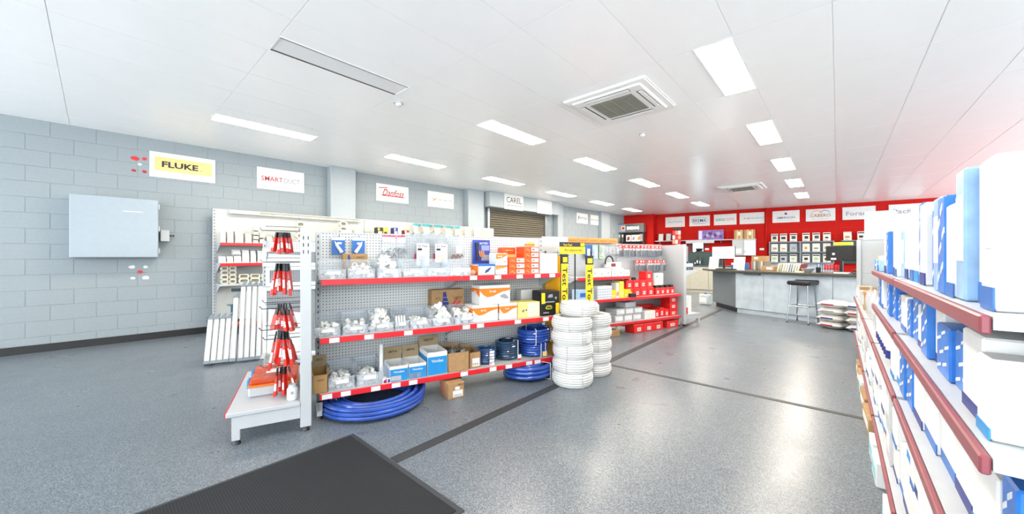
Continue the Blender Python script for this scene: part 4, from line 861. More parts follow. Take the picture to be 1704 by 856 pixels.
for k in range(6):
    t = thing('hanging_pen_tool', '%s slim blue and grey tool hanging on the far end bay' % ORD[k], 'tool', FB, (5.86+.035*k, .1, 1.42), group='slim tools on the far end bay'); t.rotation_euler.y = 0
    part(t, 'shaft', MB().cyl((0, 0, -.3), (.0, 0, 0), .008, n=8), M('slate_ink') if k % 2 else GREYM, True); part(t, 'grip', MB().cyl((0, 0, -.36), (0, 0, -.28), .013, n=8), BLUE if k % 2 else DARK, True); part(t, 'hook', MB().cyl((0, 0, -.01), (-.1, 0, -.01), .003, n=5), CHROME)
BR = M('box_red', '#e0201c', .4, var=.05)
def rbox(x, y, z, wd, dp, h, lb, m=BR, rz=0): return carton(FB, x, y, z, wd, dp, h, m, lb, rz=rz, prints=[('f', .3, .68, .2, .62, PAPER, 'label'), ('f', .36, .6, .3, .5, M('label_red', '#e2645c', .5), 'label_mark')])
k = 0
for x in (4.44, 4.6, 4.76, 4.92):
    for r in range(2 if x < 4.8 else 3):
        rbox(x, .06+.02*r, .576+.135*r, .15, .16, .133, '%s red box up in the %s column, middle shelf of the far gondola' % (ORD[r], ORD[int(round((x-4.44)/.16))]))
        if r == 1 and x < 4.7: part(thing('black_lid_tin', 'black-lidded tin on the %s red column, far gondola' % ('first' if x < 4.5 else 'second'), 'tin', FB, (x+.08, .15, .846)), 'tin', MB().lathe([(0, 0), (.04, 0), (.04, .03), (.03, .04), (0, .04)], 14), BLACK)
for k in range(4): 
    rbox(5.1+.125*k, .05, .576, .115, .15, .12, 'red box with black top, %s from the left at the right of the middle shelf' % ORD[k])
    carton(FB, 5.12+.125*k, .06, .698, .075, .1, .035, BLACK, 'black carton on red box %s from the left, right of the middle shelf' % ORD[k])
t = thing('leaning_case', 'pale mint hard case leaning behind the small red boxes', 'case', FB, (5.42, .24, .577)); t.rotation_euler.y = 0
part(t, 'shell', MB().bbox(-.12, .12, 0, .05, 0, .36, .012), M('mint_case', '#dfeade', .5)); part(t, 'camera_dot', MB().cyl((-.06, -.002, .3), (-.06, .004, .3), .012, n=12), DARK)
carton(FB, 3.8, .05, .576, .3, .16, .2, PAPER, 'white box printed with blue rings on the middle shelf of the far gondola', prints=[('f', .04+.12*i, .11+.12*i, .08+.2*j, .2+.2*j, M('ring_blue', '#9fb2cc', .5), 'ring_print') for i in range(8) for j in range(4)])
carton(FB, 3.43, .05, .576, .3, .16, .16, M('light_blue_box', '#a9c4e0', .5), 'pale blue box behind the wire tool stand, far gondola', prints=[('f', .1, .9, .3, .7, BLUE)])
for k, (x, wd, h, m, lb) in enumerate([(4.0, .08, .13, YELLOW, 'small yellow box'), (4.09, .06, .24, PAPER, 'tall white packet'), (4.16, .1, .26, M('lemon', '#f2e04a', .5), 'tall yellow packet'), (4.27, .15, .13, YELLOW, 'wide yellow box')]):
    carton(FB, x+.1, .05+.002*k, .576, wd, .12, h, m, lb + ' left of the red boxes on the far gondola', prints=[('f', .1, .9, .15, .4, M('salmon', '#ef9a7c', .5) if k == 1 else PALEY)])
carton(FB, 4.45, .0, .576, .13, .05, .06, BLACK, 'low black box in front of the first red column')
for i in range(3):
    for j in range(2): carton(FB, 4.17+.2*i+.03*j, .06, .191+.105*j, .19, .26, .1, M('silver_box', '#c6c8ca', .4, metal=.2), '%s silver box in the %s row, bottom shelf of the far gondola' % (ORD[i], ['lower', 'upper'][j]), prints=[('f', .1, .9, .2, .8, M('label_cool'))])
carton(FB, 4.4, .08, .402, .26, .2, .085, M('silver_box'), 'silver carton lying on top of the silver boxes', rz=R(6))
carton(FB, 4.82, .04, .191, .26, .25, .13, PAPER, 'white open tray box beside the silver boxes, far gondola')
rbox(4.85, .31, .191, .5, .08, .19, 'long red box behind the white tray box, far gondola')
for k in range(3): rbox(5.09+.125*k, .06, .191, .115, .15, .13 if k != 1 else .16, '%s small red box on the bottom shelf, far gondola' % ORD[k])
for k in range(3): rbox(5.46, .05, .191+.115*k, .2, .2, .113, '%s red box from the bottom in the end stack, far gondola' % ORD[k])
for k in range(3): rbox(4.5+.23*k, -.03, 0, .225, .2, .135, '%s red carton from the left on the floor under the far gondola' % ORD[k])
rbox(5.32, -.0, 0, .3, .2, .12, 'single red carton on the floor by the far gondola leg')
carton(FB, 3.85, -.05, 0, .32, .24, .09, CARD, 'flat brown carton on the floor behind the conduit stacks')
carton(FB, 3.55, .05, .191, .4, .24, .1, CARD, 'flat brown carton on the bottom shelf behind the conduit stacks')
# top shelf of the far gondola and goods on hooks
for k in range(6): carton(FB, 3.72+.135*k, .08, .916, .125, .16, .1 if k % 2 else .13, PAPER, '%s white box from the left on the short upper shelf, far gondola' % ORD[k], prints=[('f', .3, .7, .3, .6, GREYM)])
carton(FB, 4.2, .2, 1.05, .25, .14, .09, PAPER, 'white carton lying on the back of the short upper shelf', prints=[('f', .1, .5, .2, .8, M('maroon_box'))])
t = thing('cable_loop', 'black cable loop with a red tag above the short upper shelf', 'cable', FB, (4.28, .3, 1.02)); part(t, 'cable', MB().tube([(.09*math.cos(R(a)), 0, .1+.12*math.sin(R(a))) for a in range(-10, 200, 15)], .012, 8), DARK, True); part(t, 'tag', MB().box(-.07, .07, -.02, -.017, .02, .09), PAPER); part(t, 'tag_print', MB().box(-.05, .05, -.0215, -.0198, .03, .06), RED)
hh = [MB().box(-.048, .048, -.003, .003, -.055, 0).mesh('header', M('header_red', '#e3453f', .5, var=.1)), MB().bbox(-.046, .046, -.014, .012, -.2, -.055, .008).mesh('pouch', see_through('pouch_film', '#f2f4f6', .25)), MB().box(-.036, -.016, -.0165, 0, -.195, -.09).box(-.008, .01, -.0165, 0, -.19, -.1).box(.018, .036, -.0165, 0, -.195, -.085).mesh('tools', M('tool_grey', '#5c646d', .4)), MB().box(-.02, .016, -.0045, -.0028, -.04, -.012).mesh('print', PAPER)]
for r, (x0, n, z, dy) in enumerate([(4.58, 14, 1.43, 0), (4.96, 9, 1.17, -.02)]):
    for k in range(n):
        t = thing('hanging_pouch', '%s red-headed pouch from the left in the %s row of the far gondola' % (ORD[k], ['upper', 'lower'][r]), 'pouch', FB, (x0+.077*k, .32+dy+random.uniform(-.04, .04), z), random.uniform(-.25, .25), 'red-headed pouches on the far gondola')
        for nm, me in zip(('header', 'pouch', 'tools', 'print'), hh): ob(nm, me, t)
        part(t, 'hook', MB().cyl((0, 0, -.008), (0, .12, -.008), .003, n=5), CHROME)
for k in range(5):
    t = thing('hanging_pouch', '%s clear pouch left of the red-headed ones, far gondola' % ORD[k], 'pouch', FB, (4.17+.085*k, .34, 1.4), random.uniform(-.2, .2), 'clear pouches on the far gondola')
    ob('pouch', hh[1], t, (0, 0, .05), scale=(.8, 1, .9)); part(t, 'metal_bits', MB().box(-.02, .0, -.004, 0, -.1, -.03).box(.006, .02, -.004, 0, -.11, -.04), STEEL)
for k, m in enumerate((BLUE, M('light_blue_box'), M('pale_green', '#b8d9b0', .5))):
    t = thing('carded_part', '%s carded part behind the yellow header of the tool stand' % ['blue', 'pale blue', 'pale green'][k], 'blister pack', FB, (3.88+.15*k, .36, 1.2)); part(t, 'card', MB().box(-.06, .06, 0, .004, 0, .22), m); part(t, 'bubble', MB().bbox(-.03, .03, -.02, 0, .03, .16, .008), PAPER)
for k in range(5): carton(FB, 3.42+.21*k, .3, 1.452, .205, .18, .08, M('amber'), '%s orange carton from the left on top of the far gondola' % ORD[k], prints=[('f', .1, .9, .2, .6, ORANGE)])

# ------------------------------------------------------------------ service counter
CG = M('counter_blue_grey', '#b6c2cc', .4, var=.14, scale=5); CD = M('counter_charcoal', '#5a6066', .4, var=.08)
t = thing('service_counter', 'long blue-grey service counter with an angled end and dark top', 'counter', CT, (0, 0, 0))
part(t, 'carcass', MB().prism([(.0, .02), (2.9, .02), (2.9, .6), (-.6, .75), (-.89, .6)], 'z', .1, .88), CD)
for a, b in ((.0, .57), (.574, 1.72), (1.724, 2.9)): part(t, 'front_panel', MB().bbox(a, b-.002, 0, .02, .1, .87, .002), CG)
part(t, 'end_panel', MB().prism([(-.004, .0), (-.9, .585), (-.885, .605), (.008, .02)], 'z', .11, .87), M('counter_end_grey', '#6b7177', .4))
part(t, 'kickboard', MB().prism([(.02, .03), (2.88, .03), (2.88, .05), (.02, .05)], 'z', 0, .1), CG); part(t, 'kickboard', MB().prism([(.0, .04), (-.82, .6), (-.8, .62), (.02, .06)], 'z', 0, .11), BLACK)
part(t, 'worktop', MB().prism([(-1.12, .5), (-.62, .1), (-.05, -.1), (2.95, -.1), (2.95, .75), (-.5, .92)], 'z', .88, .92), M('worktop_olive', '#48483f', .3, var=.1))
part(t, 'desk_wedge', MB().prism([(.2, -.06), (.5, -.04), (.52, .0), (.2, .02)], 'z', .84, .88), CD)
def monitor(x, y, z, wd, h, lb, scr, rz=0, base=.92):
    t = thing('monitor', lb, 'monitor', CT, (x, y, base), rz)
    part(t, 'casing', MB().bbox(-wd/2, wd/2, 0, .035, z-base, z-base+h, .006), BLACK); part(t, 'screen', MB().box(-wd/2+.012, wd/2-.012, -.002, .001, z-base+.025, z-base+h-.012), scr)
    part(t, 'stand', MB().box(-.02, .02, .02, .05, .01, z-base+.05), BLACK); part(t, 'foot', MB().bbox(-.11, .11, -.07, .1, 0, .012, .004), BLACK); return t
monitor(-.55, .45, 1.16, .52, .31, 'computer monitor with a white lit screen on the counter', M('white_screen', '#ffffff', .3, emit=1.4), R(8))
t = monitor(1.72, .4, 1.15, .48, .28, 'black monitor seen from behind at the right of the counter', BLACK, R(180)); part(t, 'sticker', MB().box(.1, .14, .036, .038, .34, .38).box(.08, .16, .036, .038, .25, .285), PAPER)
monitor(2.1, .3, 1.15, .4, .28, 'second black monitor at the right of the counter by the white panel', BLACK, R(170))
for k, (x, y, wd, lb) in enumerate([(-.74, .35, .24, 'tall white paper holder left of the lit monitor'), (-.12, .32, .25, 'tall white paper holder right of the lit monitor')]):
    t = thing('paper_holder', lb, 'paper holder', CT, (x, y, .921)); part(t, 'sheet', MB().prism([(0, 0), (.05, .3), (.056, .3), (.008, 0)], 'x', -wd/2, wd/2), PAPER); part(t, 'foot', MB().box(-wd/2, wd/2, 0, .1, 0, .008), WHITE)
t = thing('keyboard', 'dark keyboard on the counter before the lit monitor', 'keyboard', CT, (-.38, .28, .921)); part(t, 'case', MB().bbox(-.22, .22, -.07, .07, 0, .022, .005), BLACK); part(t, 'keys', MB().box(-.2, .2, -.055, .055, .02, .027), DARK)
carton(CT, -.42, .55, .921, .3, .2, .16, BLUE, 'blue document box under the lit monitor', prints=[('f', 0, 1, .7, 1, PAPER)])
carton(CT, -.0, .62, 1.12, .28, .2, .12, CARD, 'small brown carton lying on the files on the counter', prints=[('f', .2, .5, .4, .8, PAPER)])
for k in range(6): solo('file_folder', MB().bbox(0, .045, 0, .24, 0, .2, .004).mesh('file_folder', [M('folder_taupe', '#8d8577', .6), GREYM, M('folder_brown', '#7a6a58', .6)][k % 3]), '%s upright file folder from the left under the brown carton' % ORD[k], 'folder', CT, (.0+.05*k, .6, .921), group='file folders on the counter')
carton(CT, .33, .38, .921, .26, .2, .1, CARD, 'low open brown tray with a white label on the counter', prints=[('f', .4, .85, .3, .8, PAPER)])
for k in range(10): solo('catalogue', MB().bbox(0, .03, 0, .2, 0, .17, .003).mesh('catalogue', [PAPER, GREYM, M('cream_panel'), M('maroon_box')][0 if k in (3, 4, 6, 7) else 1 if k in (1, 5) else 2 if k != 9 else 3]), '%s catalogue from the left in the row on the counter' % ORD[k], 'book', CT, (.6+.046*k, .45, .921), group='catalogues on the counter', ry=.22)
part(thing('pamphlet_pile', 'low cream pile of slips beside the grey bowl', 'paper', CT, (1.14, .2, .921)), 'slips', MB().bbox(-.07, .07, -.05, .05, 0, .02, .003), M('cream_panel'))
t = thing('bowl', 'grey bowl of sweets on the counter', 'bowl', CT, (1.24, .25, .921)); part(t, 'dish', MB().lathe([(0, 0), (.05, 0), (.1, .06), (.11, .08), (.1, .08), (.05, .015), (0, .012)], 20), M('bowl_grey', '#8b9096', .4), True); part(t, 'sweets', MB().lathe([(0, .085), (.06, .08), (.095, .065)], 14), M('salmon'), True)
t = thing('pen_cup', 'black cup of pens beside the red tool rack', 'pen holder', CT, (1.36, .38, .921)); part(t, 'cup', MB().lathe([(0, 0), (.035, 0), (.04, .1), (.036, .1), (.03, .01)], 14), BLACK, True)
for k in range(3): part(t, 'pen', MB().cyl((.01*(k-1), 0, .03), (.03*(k-1), .01, .17), .005, n=6), PAPER if k % 2 else BLUE)
t = thing('tool_rack', 'wire rack holding red-handled tools on the counter', 'rack', CT, (1.44, .33, .921)); rk = MB()
for x in (0, .26): rk.cyl((x, 0, 0), (x, 0, .16), .005).cyl((x, .12, 0), (x, .12, .16), .005)
rk.cyl((0, 0, .08), (.26, 0, .08), .004).cyl((0, .12, .08), (.26, .12, .08), .004); part(t, 'frame', rk, DARK)
for k in range(6): 
    u = thing('red_tool', '%s red-handled cutter from the left in the counter rack' % ORD[k], 'tool', CT, (1.46+.042*k, .39, .926), group='red-handled cutters'); part(u, 'handle', MB().cyl((0, 0, .05), (0, 0, .15), .017, n=8), RED, True); part(u, 'blade', MB().cyl((0, 0, 0), (0, 0, .05), .012, n=8), STEEL)
t = thing('book', 'thick white book lying at the front of the counter', 'book', CT, (1.82, .1, .921)); part(t, 'pages', MB().bbox(-.1, .1, -.07, .07, .004, .036, .002), PAPER); part(t, 'cover', MB().box(-.103, .103, -.073, .073, 0, .004).box(-.103, .103, -.073, .073, .036, .04), M('slate_ink'))
t = thing('desk_phone', 'grey desk phone beside the thick white book', 'phone', CT, (2.05, .2, .921)); part(t, 'base', MB().prism([(-.1, 0), (.1, 0), (.1, .06), (-.1, .02)], 'x', -.09, .09), M('slate_ink')); part(t, 'handset', MB().bbox(-.08, -.03, -.09, .09, .05, .08, .008), BLACK)
carton(CT, 1.55, .5, 1.44, .26, .1, .06, M('lime_pack', '#b9cf3b', .5), 'lime green pack on the ledge above the black monitor')
# stool
t = thing('bar_stool', 'chrome bar stool with a black padded seat at the counter', 'stool', CT, (1.33, -.17, 0))
LEG = [(-.17, -.19), (.17, -.19), (-.17, .19), (.17, .19)]
for x, y in LEG: part(t, 'leg', MB().tube([(x, y, .005), (x*.86, y*.8, .4), (x*.78, y*.66, .7)], .011, 8), CHROME, True); part(t, 'foot', MB().cyl((x, y, 0), (x, y, .02), .014, n=10), BLACK)
fr_ = MB()
for a, b in ((0, 1), (2, 3), (0, 2), (1, 3)):
    f = .86; z = .31; fr_.cyl((LEG[a][0]*.89, LEG[a][1]*.85, z), (LEG[b][0]*.89, LEG[b][1]*.85, z), .009, n=8)
part(t, 'footrest', fr_, CHROME, True)
prof = [(.16*math.cos(R(a)), .735 + (.04 if a < 180 else .03)*math.sin(R(a)) ) for a in range(0, 360, 20)]
part(t, 'seat', MB().bbox(-.19, .19, -.17, .17, .7, .775, .022), M('black_vinyl', '#17181a', .3)); part(t, 'seat_plate', MB().box(-.14, .14, -.13, .13, .69, .702), CHROME)
part(t, 'back_lip', MB().bbox(-.19, .19, .15, .19, .72, .79, .012), M('black_vinyl'))
# bags beside the counter
def sack(x, y, z, wd, dp, h, lb, seed):
    rnd = random.Random(seed); b = MB(); nx, ny = 8, 7; vs = []
    for s in (1, -1):
        for j in range(ny+1):
            for i in range(nx+1):
                u = 2*i/nx-1; v = 2*j/ny-1; e = max(0, (1-u**4)*(1-v**4))**.5
                vs.append((u*wd/2 + rnd.uniform(-.006, .006), v*dp/2 + rnd.uniform(-.006, .006), h/2 + s*e*h/2*(1 + rnd.uniform(-.06, .06))))
    q = (nx+1)*(ny+1); fs = []
    for s in (0, 1):
        for j in range(ny):
            for i in range(nx):
                a = s*q+j*(nx+1)+i; f = (a, a+1, a+nx+2, a+nx+1); fs.append(f if s == 0 else f[::-1])
    t = thing('sack', lb, 'bag', CT, (x, y, z), rnd.uniform(-.12, .12), 'white sacks by the counter')
    part(t, 'bag', b.add(vs, fs), M('sack_white', '#d2d0cc', .5, var=.12, scale=12), True)
    part(t, 'print', MB().box(-wd*.3, wd*.2, -dp/2-.006, -dp/2+.01, h*.42, h*.6), [M('maroon_ink'), NAVY, GREYINK][seed % 3])
for s, x in enumerate((1.86, 2.23)):
    for k in range(4): sack(x, -.3, .118*k, .34, .42, .122, '%s white sack in the %s pile by the counter' % (['bottom', 'second', 'third', 'top'][k], ['left', 'right'][s]), k+4*s)
t = thing('water_bottle_pack', 'clear water jug standing behind the left end of the counter', 'jug', CT, (-1.12, .62, 0)); part(t, 'jug', MB().bbox(-.13, .13, -.1, .1, 0, .27, .03), see_through('jug_plastic', '#dfe8ea', .6), True); part(t, 'label', MB().box(-.09, .09, -.104, -.1, .07, .19), PAPER); part(t, 'cap', MB().cyl((0, 0, .27), (0, 0, .3), .03, n=12), BLUE)

# ------------------------------------------------------------------ back wall fittings
t = thing('wall_shelf', 'long grey shelf on the red wall carrying a purple banner', 'shelf', BW, (0, 0, 0)); part(t, 'board', MB().box(-.3, 3.25, -.32, -.002, 1.84, 1.87), GREYM); part(t, 'channel', MB().box(.9, 1.9, -.33, -.28, 1.74, 1.84), GREYM)
for x in (-.15, 1.0, 2.1, 3.1): part(t, 'bracket', MB().prism([(-.3, 1.84), (-.002, 1.84), (-.002, 1.7)], 'x', x, x+.01), GREYM)
t = thing('wall_cabinet', 'white two-door wall cupboard under the right end of the long shelf', 'cupboard', BW, (2.5, 0, 1.25)); part(t, 'body', MB().box(0, .74, -.3, -.002, 0, .585), WHITE)
for k in range(2):
    d_ = part(t, 'door', MB().bbox(.005+.37*k, .365+.37*k, -.32, -.301, .01, .575, .003), WHITE if k == 0 else M('door_cool', '#cfd6dc', .4)); part(d_, 'handle', MB().box(.32+.08*k, .335+.08*k, -.33, -.319, .1, .2), STEEL)
part(t, 'notice', MB().box(.05, .3, -.323, -.32, .08, .26), M('label_cool'))
t = thing('purple_banner', 'purple patterned display panel standing on the long wall shelf', 'panel', BW, (1.77, -.2, 1.871))
PUR = M('purple_print', '#7a5aa6', .45, var=.55, scale=14); part(t, 'board', MB().bbox(-.44, .44, 0, .02, 0, .38, .002), PUR); part(t, 'pale_block', MB().box(-.42, -.3, -.002, 0, .02, .36), M('lilac'))
for k in range(7): part(t, 'motif', MB().lathe([(0, 0), (.05+.012*(k % 3), 0), (.05+.012*(k % 3), .002), (0, .002)], 10).xf(Matrix.Translation((-.2+.09*k, -.001, .12+.06*(k % 3))) @ Matrix.Rotation(R(90), 4, 'X')), [M('deep_purple', '#40306e', .5), M('grey_violet', '#9a97b4', .5)][k % 2])
for k, (x, wd) in enumerate(((2.56, .3), (2.88, .34))): carton(BW, x, -.3, 1.871, wd, .25, .34, M('tan_carton', '#ad8c62', .8, var=.1), '%s tan carton on the right end of the long wall shelf' % ['left', 'right'][k], prints=[('f', .3, .38, 0, 1, M('tape_cream', '#e3d0a0', .5), 'tape'), ('f', .7, .78, 0, 1, M('tape_cream'), 'tape'), ('f', .42, .65, .4, .8, M('cream_panel'), 'label')])
for k in range(2):
    t = thing('book_stand', '%s framed leaflet on the left end of the long wall shelf' % ['left', 'right'][k], 'frame', BW, (-.08+.3*k, -.22, 1.871)); part(t, 'backing', MB().prism([(0, 0), (.07, .3), (.09, .3), (.02, 0)], 'x', -.1, .1), M('slate_ink')); part(t, 'leaflet', MB().prism([(-.004, .01), (.063, .29), (.067, .29), (.0, .01)], 'x', -.09, .09), GREYM)
t = thing('spinner_rack', 'red carded display rack with a black header by the long wall shelf', 'display rack', BW, (.6, -.5, 0)); part(t, 'pole', MB().cyl((0, 0, 0), (0, 0, 2.3), .02), BLACK); part(t, 'header', MB().bbox(-.14, .14, -.03, .03, 2.28, 2.38, .01), BLACK); part(t, 'base', MB().lathe([(0, 0), (.25, 0), (.25, .03), (0, .04)], 16), BLACK)
for i in range(3):
    for j in range(4): part(t, 'card', MB().bbox(-.155+.105*i, -.06+.105*i, -.05, -.03, 1.55+.18*j, 1.71+.18*j, .004), [RED, M('salmon'), PAPER][(i+j) % 3])
solo('light_switch', MB().bbox(-.07, .07, -.012, 0, 0, .08, .003).mesh('light_switch', PAPER), 'white switch plate on the red wall beside the red pipe', 'switch', BW, (3.42, -.002, 1.45))
solo('power_point', MB().bbox(-.07, .07, -.012, 0, 0, .08, .003).mesh('power_point', PAPER), 'white socket plate on the red wall right of the far window', 'socket', BW, (1.62, -.002, 1.47))
# low bench with a dark screen before the window
t = thing('low_bench', 'beige low cupboard bench behind the counter', 'cabinet', BW, (.3, -2.6, 0)); part(t, 'body', MB().box(0, 2.8, 0, .55, .1, .88), M('bench_beige', '#b7b3a2', .45)); part(t, 'kickboard', MB().box(0, 2.8, .03, .55, 0, .1), M('bench_beige')); part(t, 'worktop', MB().bbox(-.02, 2.82, -.03, .56, .88, .92, .004), M('slate_ink'))
for k in range(5): d_ = part(t, 'door', MB().bbox(.005+.56*k, .555+.56*k, -.018, -.001, .11, .87, .003), M('bench_beige')); part(d_, 'handle', MB().box(.06+.56*k, .16+.56*k, -.028, -.017, .8, .815), STEEL)
t = thing('dark_screen', 'dark green splash screen on the low bench', 'screen', BW, (1.75, -2.2, .921)); part(t, 'panel', MB().bbox(-.45, .6, 0, .03, 0, .45, .006), M('bottle_green', '#1d3530', .4)); part(t, 'frame', MB().box(-.46, .61, -.004, .034, .45, .465), BLACK)
t = thing('black_machine', 'black machine silhouetted in the far window', 'appliance', BW, (1.62, -2.1, .921)); part(t, 'body', MB().bbox(-.12, .12, 0, .2, 0, .5, .03), BLACK); part(t, 'hopper', MB().lathe([(0, .5), (.1, .5), (.12, .58), (0, .6)], 14, (0, .1)), BLACK)
for k, (x, h, m) in enumerate(((1.55, .2, DARK), (1.62, .34, BLACK), (1.7, .3, M('slate_ink')))):
    t = thing('bottle', '%s bottle on the low bench before the dark screen' % ['short grey', 'tall black', 'slim slate'][k], 'bottle', BW, (x, -2.4, .921)); part(t, 'body', MB().lathe([(0, 0), (.03, 0), (.03, h*.65), (.012, h*.8), (.012, h), (0, h)], 12), m, True); part(t, 'label', MB().box(-.02, .02, -.032, -.029, h*.2, h*.5), PAPER if k == 1 else GREYM)
# brochure display
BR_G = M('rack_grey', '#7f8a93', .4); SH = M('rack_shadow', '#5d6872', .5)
t = thing('brochure_rack', 'grey wall rack of product brochures on the red wall', 'rack', BW, (3.64, -.2, 1.0))
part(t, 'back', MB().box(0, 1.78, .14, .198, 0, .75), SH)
part(t, 'frame', MB().box(0, .03, 0, .14, 0, .75).box(.87, .91, 0, .14, 0, .75).box(1.75, 1.78, 0, .14, 0, .75), BR_G); 
for z in (0, .37, .73): part(t, 'shelf', MB().box(-.01, 1.79, -.02, .14, z-.012, z+.014), BR_G)
part(t, 'counter_back', MB().box(0, 1.78, .14, .198, -.5, -.02), CG)
pics = [GREYINK, M('soft_green', '#9dbb9a', .5), DARK, M('tan_ink', '#b9884e', .5), INK, BRN] if 'BRN' in globals() else [GREYINK, M('soft_green', '#9dbb9a', .5), DARK, M('tan_ink', '#b9884e', .5), INK, M('slate_ink')]
def brochure(x, z, k, lb, grey=False, y=-.16):
    t = thing('brochure', lb, 'brochure', BW, (x, y, z), group='brochures on the red wall'); b = M('brochure_cream', '#dcdacf', .6, var=.05)
    part(t, 'cover', MB().prism([(0, 0), (.045, .28), (.051, .28), (.007, 0)], 'x', -.1, .1), M('brochure_grey', '#a4abb1', .5) if grey else b)
    r = random.Random(k); m = pics[k % 6]; 
    def bit(u0, u1, v0, v1, mm): part(t, 'picture', MB().add([(u0, v0*.16-.003, v0), (u1, v0*.16-.003, v0), (u1, v1*.16-.003, v1), (u0, v1*.16-.003, v1)], [(0, 1, 2, 3)]), mm)
    bit(-.07+r.uniform(0, .03), .03+r.uniform(0, .04), .08, .12+r.uniform(0, .07), m)
    if k % 3: bit(-.09, .09, .22, .255, INK if k % 2 else m)
    bit(-.07, .02, .02, .035, GREYINK)
for c in range(6):
    x = 3.64 + (.16, .42, .7, 1.05, 1.32, 1.6)[c]
    for r in range(3): brochure(x, (1.02, 1.39, 1.755)[r], c*3+r*5+1, '%s brochure from the left in the %s row of the wall rack' % (ORD[c], ['lowest', 'middle', 'top'][r]), grey=(c, r) in ((2, 1), (1, 0)))
t = thing('wall_ledge', 'dark ledge on the red wall behind the black monitors', 'shelf', BW, (5.6, -.2, 1.74)); part(t, 'board', MB().box(0, 1.1, 0, .198, -.012, .014), BR_G); part(t, 'box_back', MB().box(0, 1.1, .05, .198, -.75, -.02), M('bottle_green'))
for k in range(3): brochure(5.76+.34*k, 1.757, k+3, '%s brochure from the left on the dark ledge' % ORD[k])
# black tool display at the corner
t = thing('tool_display', 'tall black tool display with a lit header in the red corner', 'display stand', BW, (-1.25, -.85, 0)); K_ = M('display_black', '#33302d', .4)
part(t, 'back', MB().box(-.62, .62, .3, .34, 0, 2.3), K_); part(t, 'side', MB().box(-.64, -.6, 0, .34, 0, 2.35), K_); part(t, 'side', MB().box(.6, .64, 0, .34, 0, 2.35), K_)
h_ = part(t, 'header', MB().bbox(-.66, .66, -.06, .3, 2.22, 2.6, .01), M('header_grey', '#5d605f', .25)); lettering(h_, 'BIGDOG', .22, -.065, 2.41, .5, .13, M('sign_letters_white', '#ffffff', .4, emit=.6), .03)
part(h_, 'logo', MB().box(-.26, -.1, -.066, -.061, 2.33, 2.49), PAPER); part(h_, 'logo_inner', MB().box(-.235, -.125, -.069, -.066, 2.355, 2.465), RED); part(h_, 'panel', MB().box(-.64, -.1, -.0615, -.058, 2.25, 2.57), M('header_blue_grey', '#8d9aa6', .2))
for z in (1.5, 1.85): part(t, 'shelf', MB().box(-.6, .6, -.02, .3, z-.02, z), K_)
for k in range(3):
    u = thing('spray_bottle', '%s dark bottle with a white cap on the black tool display' % ORD[k], 'bottle', BW, (-1.78+.14*k, -.8, 1.85), group='bottles on the black display'); part(u, 'body', MB().lathe([(0, 0), (.04, 0), (.04, .16), (.02, .19), (0, .19)], 12), M('olive_bottle', '#4c4a2c', .4), True); part(u, 'cap', MB().lathe([(0, .19), (.03, .19), (.035, .3), (0, .31)], 12), PAPER, True)
for k in range(3): carton(BW, -1.34+.22*k, -.83, 1.85, .2, .15, .27, PAPER, '%s white picture box on the black tool display' % ORD[k], prints=[('p', [(.2, .2), (.5, .15), (.8, .35), (.7, .75), (.4, .8), (.2, .5)], 0, 0, 0, [M('maroon_box'), GREYINK, M('tan_ink')][k], 'picture')])
for k in range(4): carton(BW, -1.83+.3*k, -.83, 1.5, .25, .15, .2, [M('salmon'), CARD, M('maroon_box'), RED][k], '%s box on the lower shelf of the black tool display' % ['salmon', 'brown', 'dark red', 'bright red'][k], prints=[('f', .2, .8, .2, .7, PAPER)])
carton(BW, -.77, -.83, 1.85, .12, .15, .3, M('grey_violet'), 'narrow grey carton at the right of the black tool display', prints=[('f', .1, .9, .1, .4, M('salmon'))])

# ------------------------------------------------------------------ right-hand gondola (x = 7.2 - Y)
UR = [.06, 1.3, 2.55, 3.8, 5.05, 6.3]
gR = gondola('gondola_shelving', 'white gondola packed with blue and white boxes at the right edge', RG, (0, 0, 0), UR, .44, 1.46,
   [(a+.02, b-.02, 0, .43, .19, M('rail_dusty_red', '#8d464e', .4), (), .02, .028) for a, b in zip(UR, UR[1:])] + [(a+.02, b-.02, 0, .43, .67, M('rail_dusty_red'), (), .02, .028) for a, b in zip(UR, UR[1:])] + [(a+.02, b-.02, .0, .43, .93, M('rail_dusty_red'), (), .02, .028) for a, b in zip(UR[3:], UR[4:])] + [(a+.02, b-.02, .0, .43, 1.15, M('rail_dusty_red'), (), .02, .028) for a, b in zip(UR[3:], UR[4:])],
   panel=WHITE, pz=(.15, .8, 1.46), post=WHITE)
t = thing('end_gondola', 'tall white end panel of the right-hand gondola before the counter', 'shelving', RG, (0, 0, 0))
part(t, 'post', MB().bbox(-.06, .0, .02, .07, .0, 1.47, .004), WHITE); part(t, 'post', MB().bbox(-.06, .0, .85, .9, .0, 1.47, .004), WHITE)
for z0, z1 in ((.1, .56), (.56, 1.0), (1.0, 1.465)): part(t, 'panel', MB().bbox(-.045, -.02, .07, .85, z0, z1-.003, .002), WHITE)
part(t, 'upper_board', MB().bbox(-.03, -.015, .1, .41, 1.465, 1.87, .002), WHITE)
WB_ = [('f', 0, 1, .0, .16, BLUE), ('f', .08, .92, .3, .85, M('label_cool'))]
def ordn(k): return ORD[k] if k < 20 else 'twenty-' + ORD[k-20] if k < 29 else 'thirtieth' if k == 29 else 'thirty-' + ORD[k-30]
